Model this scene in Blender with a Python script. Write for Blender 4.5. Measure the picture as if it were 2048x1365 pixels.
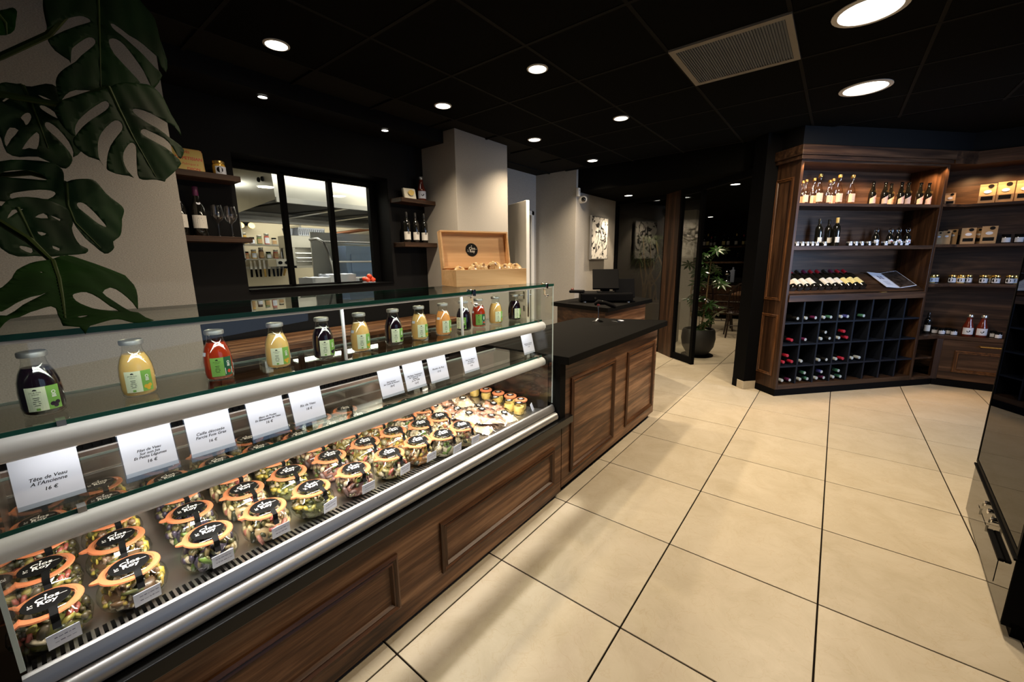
import bpy, bmesh, math, random
from mathutils import Vector, Matrix
import mathutils.geometry as mgeo
S = bpy.context.scene
COL = S.collection
for o in list(bpy.data.objects): bpy.data.objects.remove(o)
R = math.radians
rnd = random.Random(7)

# ---------------------------------------------------------------- camera, light, exposure
cam_d = bpy.data.cameras.new('camera'); cam = bpy.data.objects.new('camera', cam_d); COL.objects.link(cam)
cam_d.sensor_width = 36.0; cam_d.lens = 811.734 / 2048 * 36.0; cam_d.clip_start = 0.02
_yaw, _p, _r = 0.669649652, -0.194908981, -0.0119117249
_f = Vector((math.cos(_yaw)*math.cos(_p), math.sin(_yaw)*math.cos(_p), math.sin(_p)))
_rt = Vector((math.sin(_yaw), -math.cos(_yaw), 0)); _up = _rt.cross(_f)
_rt2 = math.cos(_r)*_rt + math.sin(_r)*_up; _up2 = -math.sin(_r)*_rt + math.cos(_r)*_up
_m = Matrix((_rt2, _up2, -_f)).transposed().to_4x4(); _m.translation = Vector((0, 0, 1.40774))
cam.matrix_world = _m
S.camera = cam
S.view_settings.view_transform = 'Standard'
try: S.view_settings.look = 'None'
except Exception: pass
S.view_settings.gamma = 1.0; S.view_settings.use_curve_mapping = False
S.view_settings.exposure = 0.28
S.cycles.transparent_max_bounces = 24
S.cycles.max_bounces = 8
W = bpy.data.worlds.new('world'); S.world = W; W.use_nodes = True
W.node_tree.nodes['Background'].inputs[0].default_value = (0.55, 0.7, 1.0, 1)
W.node_tree.nodes['Background'].inputs[1].default_value = 0.03

def lamp(name, kind, loc, energy, color, target=None, **kw):
    l = bpy.data.lights.new(name, kind); l.energy = energy; l.color = color
    for k, v in kw.items(): setattr(l, k, v)
    o = bpy.data.objects.new(name, l); COL.objects.link(o); o.location = loc
    if target is not None:
        d = Vector(target) - Vector(loc); o.rotation_euler = d.to_track_quat('-Z', 'Y').to_euler()
    return o
WARM = (1.0, 0.80, 0.56); NEUT = (1.0, 0.90, 0.76); COOL = (0.50, 0.68, 1.0)
E_SPOT, E_PANEL, E_DAY = 54.0, 36.0, 10.0
# daylight through the shop front behind and beside the camera
lamp('shopfront_daylight', 'AREA', (1.6, -3.4, 1.5), E_DAY, COOL, (3.2, 0.5, 1.2), shape='RECTANGLE', size=3.2, size_y=2.0)
lamp('shopfront_daylight', 'AREA', (4.2, -3.3, 1.5), 19, COOL, (5.3, .0, 1.2), shape='RECTANGLE', size=.7, size_y=1.0, spread=R(75))
SPOTS = [(1.183, 2.576), (2.385, 2.545), (3.588, 2.523), (4.766, 2.488), (2.347, 1.627), (3.560, 1.597), (1.15, 1.64)]
PANELS = [(2.887, 0.013), (4.11, -0.017)]
for i, (x, y) in enumerate(SPOTS):
    lamp('downlight_lamp', 'SPOT', (x, y, 2.585), E_SPOT*(1.2, 2.3, 2.3, 2.5, 1.0, 1.0, 1.0)[i], WARM, (x, y, 0), spot_size=R(122), spot_blend=1.0, shadow_soft_size=0.03)
lamp('panel_lamp', 'AREA', (1.66, .03, 2.588), E_PANEL*.3, WARM, (1.66, .03, 0), shape='DISK', size=0.22)
for i, (x, y) in enumerate(PANELS):
    lamp('panel_lamp', 'AREA', (x, y, 2.588), E_PANEL, WARM, (x, y, 0), shape='DISK', size=0.22)
for x, y in [(1.311, 3.133), (2.251, 3.12)]:
    lamp('soffit_lamp', 'SPOT', (x, y, 2.49), 1.0, WARM, (x, y + .06, 0), spot_size=R(70), spot_blend=0.6, shadow_soft_size=0.02)
lamp('passage_lamp', 'SPOT', (5.9, 2.487, 2.31), 55, WARM, (5.82, 2.72, 1.2), spot_size=R(75), spot_blend=0.5, shadow_soft_size=0.02)
lamp('passage_lamp', 'SPOT', (5.9, 2.487, 2.31), 14, WARM, (5.9, 2.487, 0), spot_size=R(130), spot_blend=0.6, shadow_soft_size=0.03)
for x, y in [(6.8, 2.3), (6.35, 0.95), (10.13, 2.34), (8.2, 2.9), (8.0, 1.0)]:  # first position is an added fill over the planter, without a fixture
    lamp('dining_lamp_and_fill', 'SPOT', (x, y, 2.31), 46, WARM, (x, y, 0), spot_size=R(110), spot_blend=0.6, shadow_soft_size=0.03)
lamp('kitchen_lamp', 'AREA', (2.6, 4.0, 2.44), 40, (1.0, 0.93, 0.78), (2.6, 4.3, 0), shape='RECTANGLE', size=2.2, size_y=0.5)
lamp('hood_fill', 'AREA', (3.0, 5.2, 1.96), 12, (1.0, 0.93, 0.78), (3.0, 5.2, 0), shape='RECTANGLE', size=1.6, size_y=0.2)  # added fill for the grill and crate in the hood's shade, no known fixture
lamp('kitchen_lamp', 'AREA', (3.0, 6.3, 2.44), 26, (1.0, 0.93, 0.78), (3.0, 6.3, 0), shape='RECTANGLE', size=2.6, size_y=0.4)
# the lit tubes under the two shelves of the refrigerated case
lamp('case_tube', 'AREA', (0.9, 1.225, 1.262), 2.0, (1.0, .96, .90), (0.9, 1.36, 1.12), shape='RECTANGLE', size=1.85, size_y=0.012)
lamp('case_tube', 'AREA', (0.9, 1.262, 1.024), 1.3, (1.0, .95, .88), (0.9, 1.52, 0.60), shape='RECTANGLE', size=1.85, size_y=0.03)
lamp('case_tube', 'AREA', (0.9, 1.262, 0.820), 11.5, (1.0, .95, .88), (0.9, 1.50, 0.50), shape='RECTANGLE', size=1.85, size_y=0.03)

lamp('floor_fill_strip', 'AREA', (0.8, 1.140, 0.464), 0.75, (1.0, .92, .80), (0.8, 1.075, 0.0), shape='RECTANGLE', size=2.3, size_y=0.008, spread=R(26))  # added fill for the bright floor band along the base, no known fixture

# ---------------------------------------------------------------- materials
def _new(name):
    m = bpy.data.materials.new(name); m.use_nodes = True
    nt = m.node_tree; return m, nt, nt.nodes['Principled BSDF']
def mat(name, col, rough=0.5, metal=0.0, spec=0.5, emit=0.0, coat=0.0, bump=0.0, bscale=200.0, vary=0.0, vscale=8.0):
    m, nt, b = _new(name)
    b.inputs['Base Color'].default_value = (*col, 1); b.inputs['Roughness'].default_value = rough
    b.inputs['Metallic'].default_value = metal; b.inputs['Specular IOR Level'].default_value = spec
    b.inputs['Coat Weight'].default_value = coat
    if emit:
        b.inputs['Emission Color'].default_value = (*col, 1); b.inputs['Emission Strength'].default_value = emit
    if bump or vary:
        tc = nt.nodes.new('ShaderNodeTexCoord')
    if bump:
        n = nt.nodes.new('ShaderNodeTexNoise'); n.inputs['Scale'].default_value = bscale
        nt.links.new(tc.outputs['Object'], n.inputs['Vector'])
        bp = nt.nodes.new('ShaderNodeBump'); bp.inputs['Strength'].default_value = bump; bp.inputs['Distance'].default_value = 0.002
        nt.links.new(n.outputs['Fac'], bp.inputs['Height']); nt.links.new(bp.outputs['Normal'], b.inputs['Normal'])
    if vary:
        n = nt.nodes.new('ShaderNodeTexNoise'); n.inputs['Scale'].default_value = vscale; n.inputs['Detail'].default_value = 5
        nt.links.new(tc.outputs['Object'], n.inputs['Vector'])
        r = nt.nodes.new('ShaderNodeValToRGB')
        r.color_ramp.elements[0].position = .3; r.color_ramp.elements[1].position = .7
        r.color_ramp.elements[0].color = (*[c*(1-vary) for c in col], 1); r.color_ramp.elements[1].color = (*[min(1, c*(1+vary)) for c in col], 1)
        nt.links.new(n.outputs['Fac'], r.inputs['Fac']); nt.links.new(r.outputs['Color'], b.inputs['Base Color'])
    return m
def wood(name, dark, mid, light, axis='X', rough=0.4, scale=1.0, spec=.4):
    m, nt, b = _new(name); N = nt.nodes.new; L = nt.links.new
    tc = N('ShaderNodeTexCoord'); mp = N('ShaderNodeMapping')
    sc = {'X': (0.9, 16, 16), 'Y': (16, 0.9, 16), 'Z': (16, 16, 0.9)}[axis]
    mp.inputs['Scale'].default_value = [s*scale for s in sc]
    L(tc.outputs['Object'], mp.inputs['Vector'])
    n = N('ShaderNodeTexNoise'); n.inputs['Scale'].default_value = 1.0; n.inputs['Detail'].default_value = 6; n.inputs['Roughness'].default_value = .62; n.inputs['Distortion'].default_value = .7
    L(mp.outputs['Vector'], n.inputs['Vector'])
    n2 = N('ShaderNodeTexNoise'); n2.inputs['Scale'].default_value = 6.0; n2.inputs['Detail'].default_value = 4
    L(mp.outputs['Vector'], n2.inputs['Vector'])
    mx = N('ShaderNodeMath'); mx.operation = 'MULTIPLY_ADD'; mx.inputs[1].default_value = .25; L(n2.outputs['Fac'], mx.inputs[0])
    sb = N('ShaderNodeMath'); sb.operation = 'SUBTRACT'; sb.inputs[1].default_value = .125; L(n.outputs['Fac'], sb.inputs[0]); L(sb.outputs[0], mx.inputs[2])
    r = N('ShaderNodeValToRGB'); e = r.color_ramp.elements
    e[0].position = .33; e[0].color = (*dark, 1); e[1].position = .68; e[1].color = (*light, 1)
    k = e.new(.5); k.color = (*mid, 1)
    L(mx.outputs[0], r.inputs['Fac']); L(r.outputs['Color'], b.inputs['Base Color'])
    b.inputs['Roughness'].default_value = rough; b.inputs['Specular IOR Level'].default_value = spec
    bp = N('ShaderNodeBump'); bp.inputs['Strength'].default_value = .15; bp.inputs['Distance'].default_value = .001
    L(mx.outputs[0], bp.inputs['Height']); L(bp.outputs['Normal'], b.inputs['Normal'])
    return m
def glass(name, tint=(1, 1, 1), refl=1.0, f0=.04, rough=0.0):
    m = bpy.data.materials.new(name); m.use_nodes = True; nt = m.node_tree; nt.nodes.clear(); N = nt.nodes.new; L = nt.links.new
    out = N('ShaderNodeOutputMaterial'); mix = N('ShaderNodeMixShader'); t = N('ShaderNodeBsdfTransparent'); g = N('ShaderNodeBsdfGlossy')
    t.inputs[0].default_value = (*tint, 1); g.inputs['Roughness'].default_value = rough
    lw = N('ShaderNodeLayerWeight'); lw.inputs['Blend'].default_value = .5
    pw = N('ShaderNodeMath'); pw.operation = 'POWER'; pw.inputs[1].default_value = 5.0; L(lw.outputs['Facing'], pw.inputs[0])
    ma = N('ShaderNodeMath'); ma.operation = 'MULTIPLY_ADD'; ma.inputs[1].default_value = (1-f0)*refl; ma.inputs[2].default_value = f0*refl
    L(pw.outputs[0], ma.inputs[0]); L(ma.outputs[0], mix.inputs['Fac']); L(t.outputs[0], mix.inputs[1]); L(g.outputs[0], mix.inputs[2]); L(mix.outputs[0], out.inputs['Surface'])
    return m
def foodmat(name, cols, scale=30.0):
    m, nt, b = _new(name); N = nt.nodes.new; L = nt.links.new
    tc = N('ShaderNodeTexCoord'); v = N('ShaderNodeTexVoronoi'); v.inputs['Scale'].default_value = scale
    L(tc.outputs['Object'], v.inputs['Vector'])
    r = N('ShaderNodeValToRGB'); r.color_ramp.interpolation = 'CONSTANT'
    sp = N('ShaderNodeSeparateColor'); L(v.outputs['Color'], sp.inputs[0]); L(sp.outputs[0], r.inputs['Fac'])
    e = r.color_ramp.elements
    e[0].position = 0; e[0].color = (*cols[0], 1); e[1].position = 1/len(cols); e[1].color = (*cols[1], 1)
    for i, c in enumerate(cols[2:], 2):
        k = e.new(i/len(cols)); k.color = (*c, 1)
    L(r.outputs['Color'], b.inputs['Base Color']); b.inputs['Roughness'].default_value = .35; b.inputs['Coat Weight'].default_value = .4
    return m
def wovenwall(name, col):
    m, nt, b = _new(name); N = nt.nodes.new; L = nt.links.new
    tc = N('ShaderNodeTexCoord'); mp = N('ShaderNodeMapping'); L(tc.outputs['Object'], mp.inputs['Vector'])
    w1 = N('ShaderNodeTexNoise'); w1.inputs['Scale'].default_value = 150; w1.inputs['Detail'].default_value = 2; mp.inputs['Scale'].default_value = (1, 1, 2.2); L(mp.outputs['Vector'], w1.inputs['Vector'])
    r = N('ShaderNodeValToRGB'); r.color_ramp.elements[0].color = (*[c*.84 for c in col], 1); r.color_ramp.elements[1].color = (*[c*1.1 for c in col], 1)
    r.color_ramp.elements[0].position = .35; r.color_ramp.elements[1].position = .65
    L(w1.outputs['Fac'], r.inputs['Fac']); L(r.outputs['Color'], b.inputs['Base Color'])
    bp = N('ShaderNodeBump'); bp.inputs['Strength'].default_value = .5; bp.inputs['Distance'].default_value = .002
    L(w1.outputs['Fac'], bp.inputs['Height']); L(bp.outputs['Normal'], b.inputs['Normal']); b.inputs['Roughness'].default_value = .85; b.inputs['Specular IOR Level'].default_value = .2
    return m
def stonetile(name):
    m, nt, b = _new(name); N = nt.nodes.new; L = nt.links.new
    tc = N('ShaderNodeTexCoord'); oi = N('ShaderNodeObjectInfo')
    ad = N('ShaderNodeVectorMath'); ad.operation = 'MULTIPLY_ADD'; ad.inputs[1].default_value = (1, 1, 1)
    sc = N('ShaderNodeVectorMath'); sc.operation = 'SCALE'; sc.inputs['Scale'].default_value = 1.7; L(oi.outputs['Location'], sc.inputs[0])
    L(tc.outputs['Object'], ad.inputs[0]); L(sc.outputs[0], ad.inputs[2])
    n = N('ShaderNodeTexNoise'); n.inputs['Scale'].default_value = 4.0; n.inputs['Detail'].default_value = 12; n.inputs['Roughness'].default_value = .72; n.inputs['Distortion'].default_value = .8
    L(ad.outputs[0], n.inputs['Vector'])
    r = N('ShaderNodeValToRGB'); e = r.color_ramp.elements; e[0].position = .3; e[0].color = (.43, .37, .265, 1); e[1].position = .6; e[1].color = (.515, .455, .35, 1)
    L(n.outputs['Fac'], r.inputs['Fac'])
    # fine veins
    n2 = N('ShaderNodeTexNoise'); n2.inputs['Scale'].default_value = 9; n2.inputs['Detail'].default_value = 8; n2.inputs['Distortion'].default_value = 1.2; L(ad.outputs[0], n2.inputs['Vector'])
    r2 = N('ShaderNodeValToRGB'); e = r2.color_ramp.elements; e[0].position = .485; e[0].color = (1, 1, 1, 1); e[1].position = .5; e[1].color = (.80, .68, .52, 1); k = e.new(.515); k.color = (1, 1, 1, 1)
    L(n2.outputs['Fac'], r2.inputs['Fac'])
    mx = N('ShaderNodeMix'); mx.data_type = 'RGBA'; mx.blend_type = 'MULTIPLY'; mx.inputs[0].default_value = .28
    L(r.outputs['Color'], mx.inputs[6]); L(r2.outputs['Color'], mx.inputs[7])
    # slight tile to tile shift
    hv = N('ShaderNodeHueSaturation'); mr = N('ShaderNodeMapRange'); mr.inputs[3].default_value = .93; mr.inputs[4].default_value = 1.05
    L(oi.outputs['Random'], mr.inputs[0]); L(mr.outputs[0], hv.inputs['Value']); L(mx.outputs[2], hv.inputs['Color']); L(hv.outputs['Color'], b.inputs['Base Color'])
    b.inputs['Roughness'].default_value = .38; b.inputs['Specular IOR Level'].default_value = .35
    return m
M = {}
M['tile'] = stonetile('cream stone tile'); M['grout'] = mat('dark grout', (.010, .007, .005), .9, spec=.05)
M['ceil'] = mat('black ceiling tile', (.0042, .0042, .0038), .95, spec=.03, bump=.2, bscale=300); M['tbar'] = mat('ceiling grid', (.0105, .010, .009), .8, spec=.06)
M['blackwall'] = mat('black wall paint', (.0055, .0055, .006), .65, spec=.12); M['black'] = mat('black lacquer', (.003, .003, .0033), .6, spec=.04)
M['beige'] = wovenwall('beige woven wallcovering', (.345, .325, .295))
M['white'] = mat('white paint', (.7, .68, .63), .5); M['cream'] = mat('cream kitchen wall', (.62, .55, .41), .6)
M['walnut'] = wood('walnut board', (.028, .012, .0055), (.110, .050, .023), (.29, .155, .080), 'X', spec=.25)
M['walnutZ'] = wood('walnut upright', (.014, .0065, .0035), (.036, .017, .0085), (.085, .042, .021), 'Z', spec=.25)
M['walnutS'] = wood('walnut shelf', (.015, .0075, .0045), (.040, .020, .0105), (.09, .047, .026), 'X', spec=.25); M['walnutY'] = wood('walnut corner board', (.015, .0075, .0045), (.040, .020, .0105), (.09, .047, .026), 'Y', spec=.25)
M['mould'] = wood('walnut moulding', (.030, .011, .004), (.072, .029, .010), (.14, .060, .023), 'X', .35, 2)
M['mouldZ'] = wood('walnut upright moulding', (.030, .011, .004), (.072, .029, .010), (.14, .060, .023), 'Z', .35, 2)
M['slab'] = mat('black laminate', (.0035, .0033, .003), .7, spec=.05, bump=.1, bscale=500)
M['ledge'] = mat('satin black ledge', (.0045, .0045, .0045), .28, spec=.4); M['endsteel'] = mat('dark reflective end wall', (.055, .046, .04), .25, .9, vary=.4, vscale=9)
M['alu'] = mat('brushed aluminium', (.46, .46, .46), .4, .85); M['steel'] = mat('stainless steel', (.55, .54, .51), .3, .95, vary=.08, vscale=3)
M['chrome'] = mat('chrome', (.8, .8, .8), .12, 1.0); M['darksteel'] = mat('dark stainless', (.22, .18, .15), .28, .9, vary=.3, vscale=6)
M['profile'] = mat('white plastic profile', (.60, .625, .64), .4)
M['glass'] = glass('clear glass', (.96, .985, .97)); M['jarglass'] = glass('jar glass', (.97, .985, .97), 1.0, .05)
M['topglass'] = glass('thick top glass', (.90, .95, .92), .8, .05); M['edge'] = mat('green glass edge', (.008, .065, .047), .3, spec=.25)
M['edgelight'] = mat('lit glass edge', (.52, .64, .66), .25)  # pale colour paints in the light caught by the glass edge
M['stemware'] = glass('stemware', (.97, .97, .97), 2.2, .06)
M['darkglass'] = glass('smoked glass', (.05, .05, .05), 1.3, .08); M['partglass'] = glass('partition glass', (.62, .62, .60), 1.2, .05)
M['rubber'] = mat('orange rubber ring', (.47, .155, .065), .55, spec=.2); M['label'] = mat('black label', (.004, .004, .004), .6, spec=.12)
M['paper'] = mat('white paper', (.56, .59, .68), .75, spec=.2); M['ink'] = mat('black ink', (.012, .012, .014), .7, spec=.1); M['greyink'] = mat('grey ink', (.14, .14, .22), .7)
M['logo'] = mat('white print', (.85, .83, .78), .6); M['acrylic'] = glass('clear acrylic', (.93, .95, .95), 1.2, .06)
M['gold'] = mat('gold lid', (.75, .50, .16), .25, .9); M['bottle_dark'] = mat('dark bottle glass', (.006, .006, .005), .06, spec=.7, coat=.5)
M['bamboo'] = wood('bamboo board', (.56, .32, .145), (.68, .42, .205), (.76, .50, .27), 'X', .45, .8)
M['leaf'] = mat('monstera leaf', (.005, .019, .0048), .6, spec=.12, vary=.45, vscale=7); M['leaf2'] = mat('bright green leaf', (.005, .021, .003), .75, spec=.03, vary=.35, vscale=7)
M['stem'] = mat('green stem', (.028, .048, .009), .6, spec=.2); M['bark'] = mat('pale cane bark', (.22, .15, .07), .8, vary=.3, vscale=20)
M['pot'] = mat('charcoal planter', (.022, .022, .022), .6, bump=.2, bscale=60); M['soil'] = mat('soil', (.03, .02, .012), .95)
M['lampon'] = mat('lit diffuser', (1.0, .93, .80), emit=9.0); M['trimring'] = mat('lamp trim', (.55, .53, .5), .5); M['trimblack'] = mat('dark lamp trim', (.05, .05, .05), .5)
M['vent'] = mat('vent grille', (.12, .13, .145), .7, spec=.05); M['ventframe'] = mat('vent frame', (.22, .20, .175), .6, spec=.08)
M['blue'] = mat('blue film pack', (.25, .38, .72), .25, coat=.5); M['red'] = mat('tomato red', (.72, .07, .025), .3, coat=.4); M['kraft'] = mat('kraft paper', (.36, .225, .11), .75)
M['darkwood'] = mat('dark stained chair wood', (.018, .008, .006), .3, coat=.2)
M['navy'] = mat('dark rack divider', (.006, .008, .0135), .5, spec=.15)

# ---------------------------------------------------------------- mesh helpers
class MB:
    def __init__(s): s.bm = bmesh.new()
    def box(s, x0, x1, y0, y1, z0, z1, mx=None, mi=0, bev=0):
        b = s.bm
        v = [b.verts.new((x, y, z)) for x in (x0, x1) for y in (y0, y1) for z in (z0, z1)]
        fs = [b.faces.new([v[i] for i in q]) for q in ((0, 1, 3, 2), (4, 6, 7, 5), (0, 4, 5, 1), (2, 3, 7, 6), (0, 2, 6, 4), (1, 5, 7, 3))]
        for f in fs: f.material_index = mi
        if bev:
            es = {e for f in fs for e in f.edges}
            r = bmesh.ops.bevel(b, geom=list(es), offset=bev, segments=1, affect='EDGES', profile=.5)
            v = list({q for f in r['faces'] for q in f.verts} | {q for q in v if q.is_valid})
        if mx is not None: bmesh.ops.transform(b, matrix=mx, verts=v)
        return s
    def prism(s, pts, z0, z1, mx=None, mi=0):
        b = s.bm
        a = sum(pts[i][0]*pts[(i+1) % len(pts)][1]-pts[(i+1) % len(pts)][0]*pts[i][1] for i in range(len(pts)))
        if a < 0: pts = pts[::-1]
        lo = [b.verts.new((p[0], p[1], z0)) for p in pts]; hi = [b.verts.new((p[0], p[1], z1)) for p in pts]
        fs = [b.faces.new(lo[::-1]), b.faces.new(hi)]
        n = len(pts)
        for i in range(n): fs.append(b.faces.new((lo[i], lo[(i+1) % n], hi[(i+1) % n], hi[i])))
        for f in fs: f.material_index = mi
        if mx is not None: bmesh.ops.transform(b, matrix=mx, verts=lo+hi)
        return s
    def lathe(s, prof, seg=20, c=(0, 0, 0), mx=None, mi=0, sx=1, sy=1):
        b = s.bm; rings = []; vs = []
        for r, z in prof:
            if r < 1e-6: ring = [b.verts.new((c[0], c[1], c[2]+z))]
            else: ring = [b.verts.new((c[0]+sx*r*math.cos(2*math.pi*i/seg), c[1]+sy*r*math.sin(2*math.pi*i/seg), c[2]+z)) for i in range(seg)]
            rings.append(ring); vs += ring
        for A, B in zip(rings, rings[1:]):
            for i in range(seg):
                j = (i+1) % seg
                q = [A[i % len(A)], A[j % len(A)], B[j % len(B)], B[i % len(B)]]
                u = []
                for t in q:
                    if t not in u: u.append(t)
                if len(u) > 2:
                    f = b.faces.new(u); f.material_index = mi
        if mx is not None: bmesh.ops.transform(b, matrix=mx, verts=vs)
        return s
    def tube(s, pts, r, seg=8, mi=0, caps=True):
        b = s.bm; pts = [Vector(p) for p in pts]; rings = []
        rr = r if isinstance(r, (list, tuple)) else [r]*len(pts)
        ref = Vector((0, 0, 1))
        for i, p in enumerate(pts):
            t = (pts[min(i+1, len(pts)-1)]-pts[max(i-1, 0)]).normalized()
            if abs(t.dot(ref)) > .95: ref = Vector((1, 0, 0)) if abs(t.x) < .9 else Vector((0, 1, 0))
            u = t.cross(ref).normalized(); w = t.cross(u)
            rings.append([b.verts.new(p + rr[i]*(u*math.cos(2*math.pi*k/seg)+w*math.sin(2*math.pi*k/seg))) for k in range(seg)])
        for A, B in zip(rings, rings[1:]):
            for k in range(seg):
                f = b.faces.new((A[k], A[(k+1) % seg], B[(k+1) % seg], B[k])); f.material_index = mi
        if caps:
            for q in (rings[0][::-1], rings[-1]):
                f = b.faces.new(q); f.material_index = mi
        return s
    def quad(s, pts, mi=0):
        f = s.bm.faces.new([s.bm.verts.new(p) for p in pts]); f.material_index = mi; return s
    def ball(s, c, r, sub=1, sc=(1, 1, 1), mi=0, rot=None):
        mx = Matrix.Translation(c)
        if rot is not None: mx = mx @ rot
        mx = mx @ Matrix.Diagonal((*sc, 1))
        n0 = len(s.bm.faces)
        bmesh.ops.create_icosphere(s.bm, subdivisions=sub, radius=r, matrix=mx)
        s.bm.faces.ensure_lookup_table()
        for f in s.bm.faces[n0:]: f.material_index = mi
        return s
    def add(s, mesh, mx=None, fn=None, mi=0):
        b = s.bm; vs = []
        for v in mesh.vertices:
            p = Vector(v.co)
            if fn: p = Vector(fn(p))
            if mx is not None: p = mx @ p
            vs.append(b.verts.new(p))
        for pl in mesh.polygons:
            try: b.faces.new([vs[i] for i in pl.vertices]).material_index = mi
            except ValueError: pass
        return s
    def done(s, name, mats, parent=None, smooth=False, kind=None, recalc=True, bevel=0):
        if recalc: bmesh.ops.recalc_face_normals(s.bm, faces=s.bm.faces)
        me = bpy.data.meshes.new(name); s.bm.to_mesh(me); s.bm.free()
        for m_ in (mats if isinstance(mats, (list, tuple)) else [mats]): me.materials.append(m_)
        if smooth:
            me.polygons.foreach_set('use_smooth', [True]*len(me.polygons))
            me.set_sharp_from_angle(angle=R(smooth if smooth is not True else 40))
        o = bpy.data.objects.new(name, me); COL.objects.link(o)
        if parent is not None: o.parent = parent
        if kind: o['kind'] = kind
        if bevel:
            bv = o.modifiers.new('bevel', 'BEVEL'); bv.width = bevel; bv.segments = 2; bv.limit_method = 'ANGLE'; bv.angle_limit = R(50)
        return o
def tag(o, label, cat, group=None):
    o['label'] = label; o['category'] = cat
    if group: o['group'] = group
    return o
def thing(name, label, cat, loc=(0, 0, 0), rz=0.0, group=None, rot=None):
    o = bpy.data.objects.new(name, None); COL.objects.link(o); o.empty_display_size = .05
    o.location = loc; o.rotation_euler = rot if rot is not None else (0, 0, rz)
    return tag(o, label, cat, group)
def struct(name, mb, mats, parent=None, **kw):
    o = mb.done(name, mats, parent, **kw)
    if parent is None: o['kind'] = 'structure'
    return o
def dup(root, loc, rz=0.0, label=None, group=None, skip=(), rot=None, scale=None):
    r = root.copy(); COL.objects.link(r); r.location = loc; r.rotation_euler = rot if rot is not None else (0, 0, rz)
    if scale: r.scale = scale
    if label: r['label'] = label
    if group: r['group'] = group
    for ch in root.children:
        if ch.name.split('.')[0] in skip: continue
        c = ch.copy(); COL.objects.link(c); c.parent = r
        for g in ch.children:
            d = g.copy(); COL.objects.link(d); d.parent = c
    return r
def one(mesh, name, parent, mats=None):
    "a further object on shared mesh data"
    o = bpy.data.objects.new(name, mesh); COL.objects.link(o); o.parent = parent
    return o
_tc = {}
def text(body, size, shear=0.0, offset=0.0, align='CENTER', line=1.0):
    key = (body, size, shear, offset, align, line)
    if key not in _tc:
        c = bpy.data.curves.new('writing', 'FONT'); c.body = body; c.size = size; c.shear = shear; c.offset = offset
        c.align_x = align; c.resolution_u = 2; c.space_line = line
        o = bpy.data.objects.new('writing', c)
        _tc[key] = bpy.data.meshes.new_from_object(o); bpy.data.objects.remove(o); bpy.data.curves.remove(c)
    return _tc[key]
def T(x, y, z): return Matrix.Translation((x, y, z))
def Rz(a): return Matrix.Rotation(a, 4, 'Z')
def Rx(a): return Matrix.Rotation(a, 4, 'X')
def Ry(a): return Matrix.Rotation(a, 4, 'Y')
ORD = ['first', 'second', 'third', 'fourth', 'fifth', 'sixth', 'seventh', 'eighth', 'ninth', 'tenth', 'eleventh', 'twelfth', 'thirteenth', 'fourteenth']
def moulding(parent, x0, x1, z0, z1, y, mats, w=.035, d=.016, name='panel_moulding', mx=None):
    "a raised mitred frame on a vertical face that looks towards -y"
    def ring(a, yy): return [(x0+a, yy, z0+a), (x1-a, yy, z0+a), (x1-a, yy, z1-a), (x0+a, yy, z1-a)]
    mb = MB(); rs = [ring(0, y), ring(0, y-d*.6), ring(w*.3, y-d), ring(w*.55, y-d*.55), ring(w*.8, y-d*.8), ring(w, y)]
    rv = [[mb.bm.verts.new(p) for p in r] for r in rs]
    for A, B in zip(rv, rv[1:]):
        for i in range(4):
            f = mb.bm.faces.new((A[i], A[(i+1) % 4], B[(i+1) % 4], B[i])); f.material_index = 0 if i % 2 == 0 else 1
    if mx is not None: bmesh.ops.transform(mb.bm, matrix=mx, verts=mb.bm.verts)
    return mb.done(name, mats, parent)
# ================================================================ THE SETTING
# floor: grout bed with every tile a piece of its own
fl = MB(); fl.box(-1.6, 13.2, -3.6, 3.62, -.06, -.006); fl = struct('floor', fl, M['grout'])
tb = MB(); tb.box(-.2968, .2968, -.2968, .2968, -.006, 0, bev=.001); tile0 = tb.done('tile', M['tile'], fl)
tm = tile0.data; first = True
for i in range(-3, 21):
    for j in range(-3, 7):
        x = .70 + .6*i + .3; y = 1.1086 - .6*j + .3
        if x < -.9 or x > 12.6 or y > 3.3 or (x > 6.6 and y < -.4) or (x < 1.6 and y > 1.6): continue
        if first: o = tile0; first = False
        else: o = one(tm, 'tile', fl)
        o.location = (x, y, 0)
# main ceiling (2.60 m): slab, grid bars, tiles
cl = MB(); cl.box(-1.6, 5.16, -3.6, 3.62, 2.612, 2.68)
gx = [2.073+.6*k for k in range(-6, 6)]; gy = [.32+.6*k for k in range(-6, 6)]
for x in gx: cl.box(x-.010, x+.010, -3.6, 3.05, 2.598, 2.612)
for y in gy: cl.box(-1.6, 5.13, y-.010, y+.010, 2.5985, 2.612)
cl = struct('ceiling', cl, M['tbar'])
tb = MB(); tb.box(-.289, .289, -.289, .289, 2.601, 2.611, bev=.001); ct = None
for x in gx[:-1]:
    for y in gy[:-1]:
        cx, cy = x+.3, y+.3
        if cx > 5.1 or cx < -.9 or cy > 2.9 or (2.65 < cx < 3.3 and .3 < cy < .95): continue
        if ct is None: ct = tb.done('ceiling_tile', M['ceil'], cl); o = ct
        else: o = one(ct.data, 'ceiling_tile', cl)
        o.location = (cx, cy, 0)
# lower ceiling (2.32 m) over the passage and the dining room
lc = MB(); lc.prism([(5.13, 2.885), (5.13, .70), (5.02, .62), (6.6, -.4), (12.6, -.4), (12.6, 3.62), (6.3, 3.62), (6.3, 2.885)], 2.32, 2.70)
struct('ceiling_lower', lc, M['ceil'])
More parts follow.
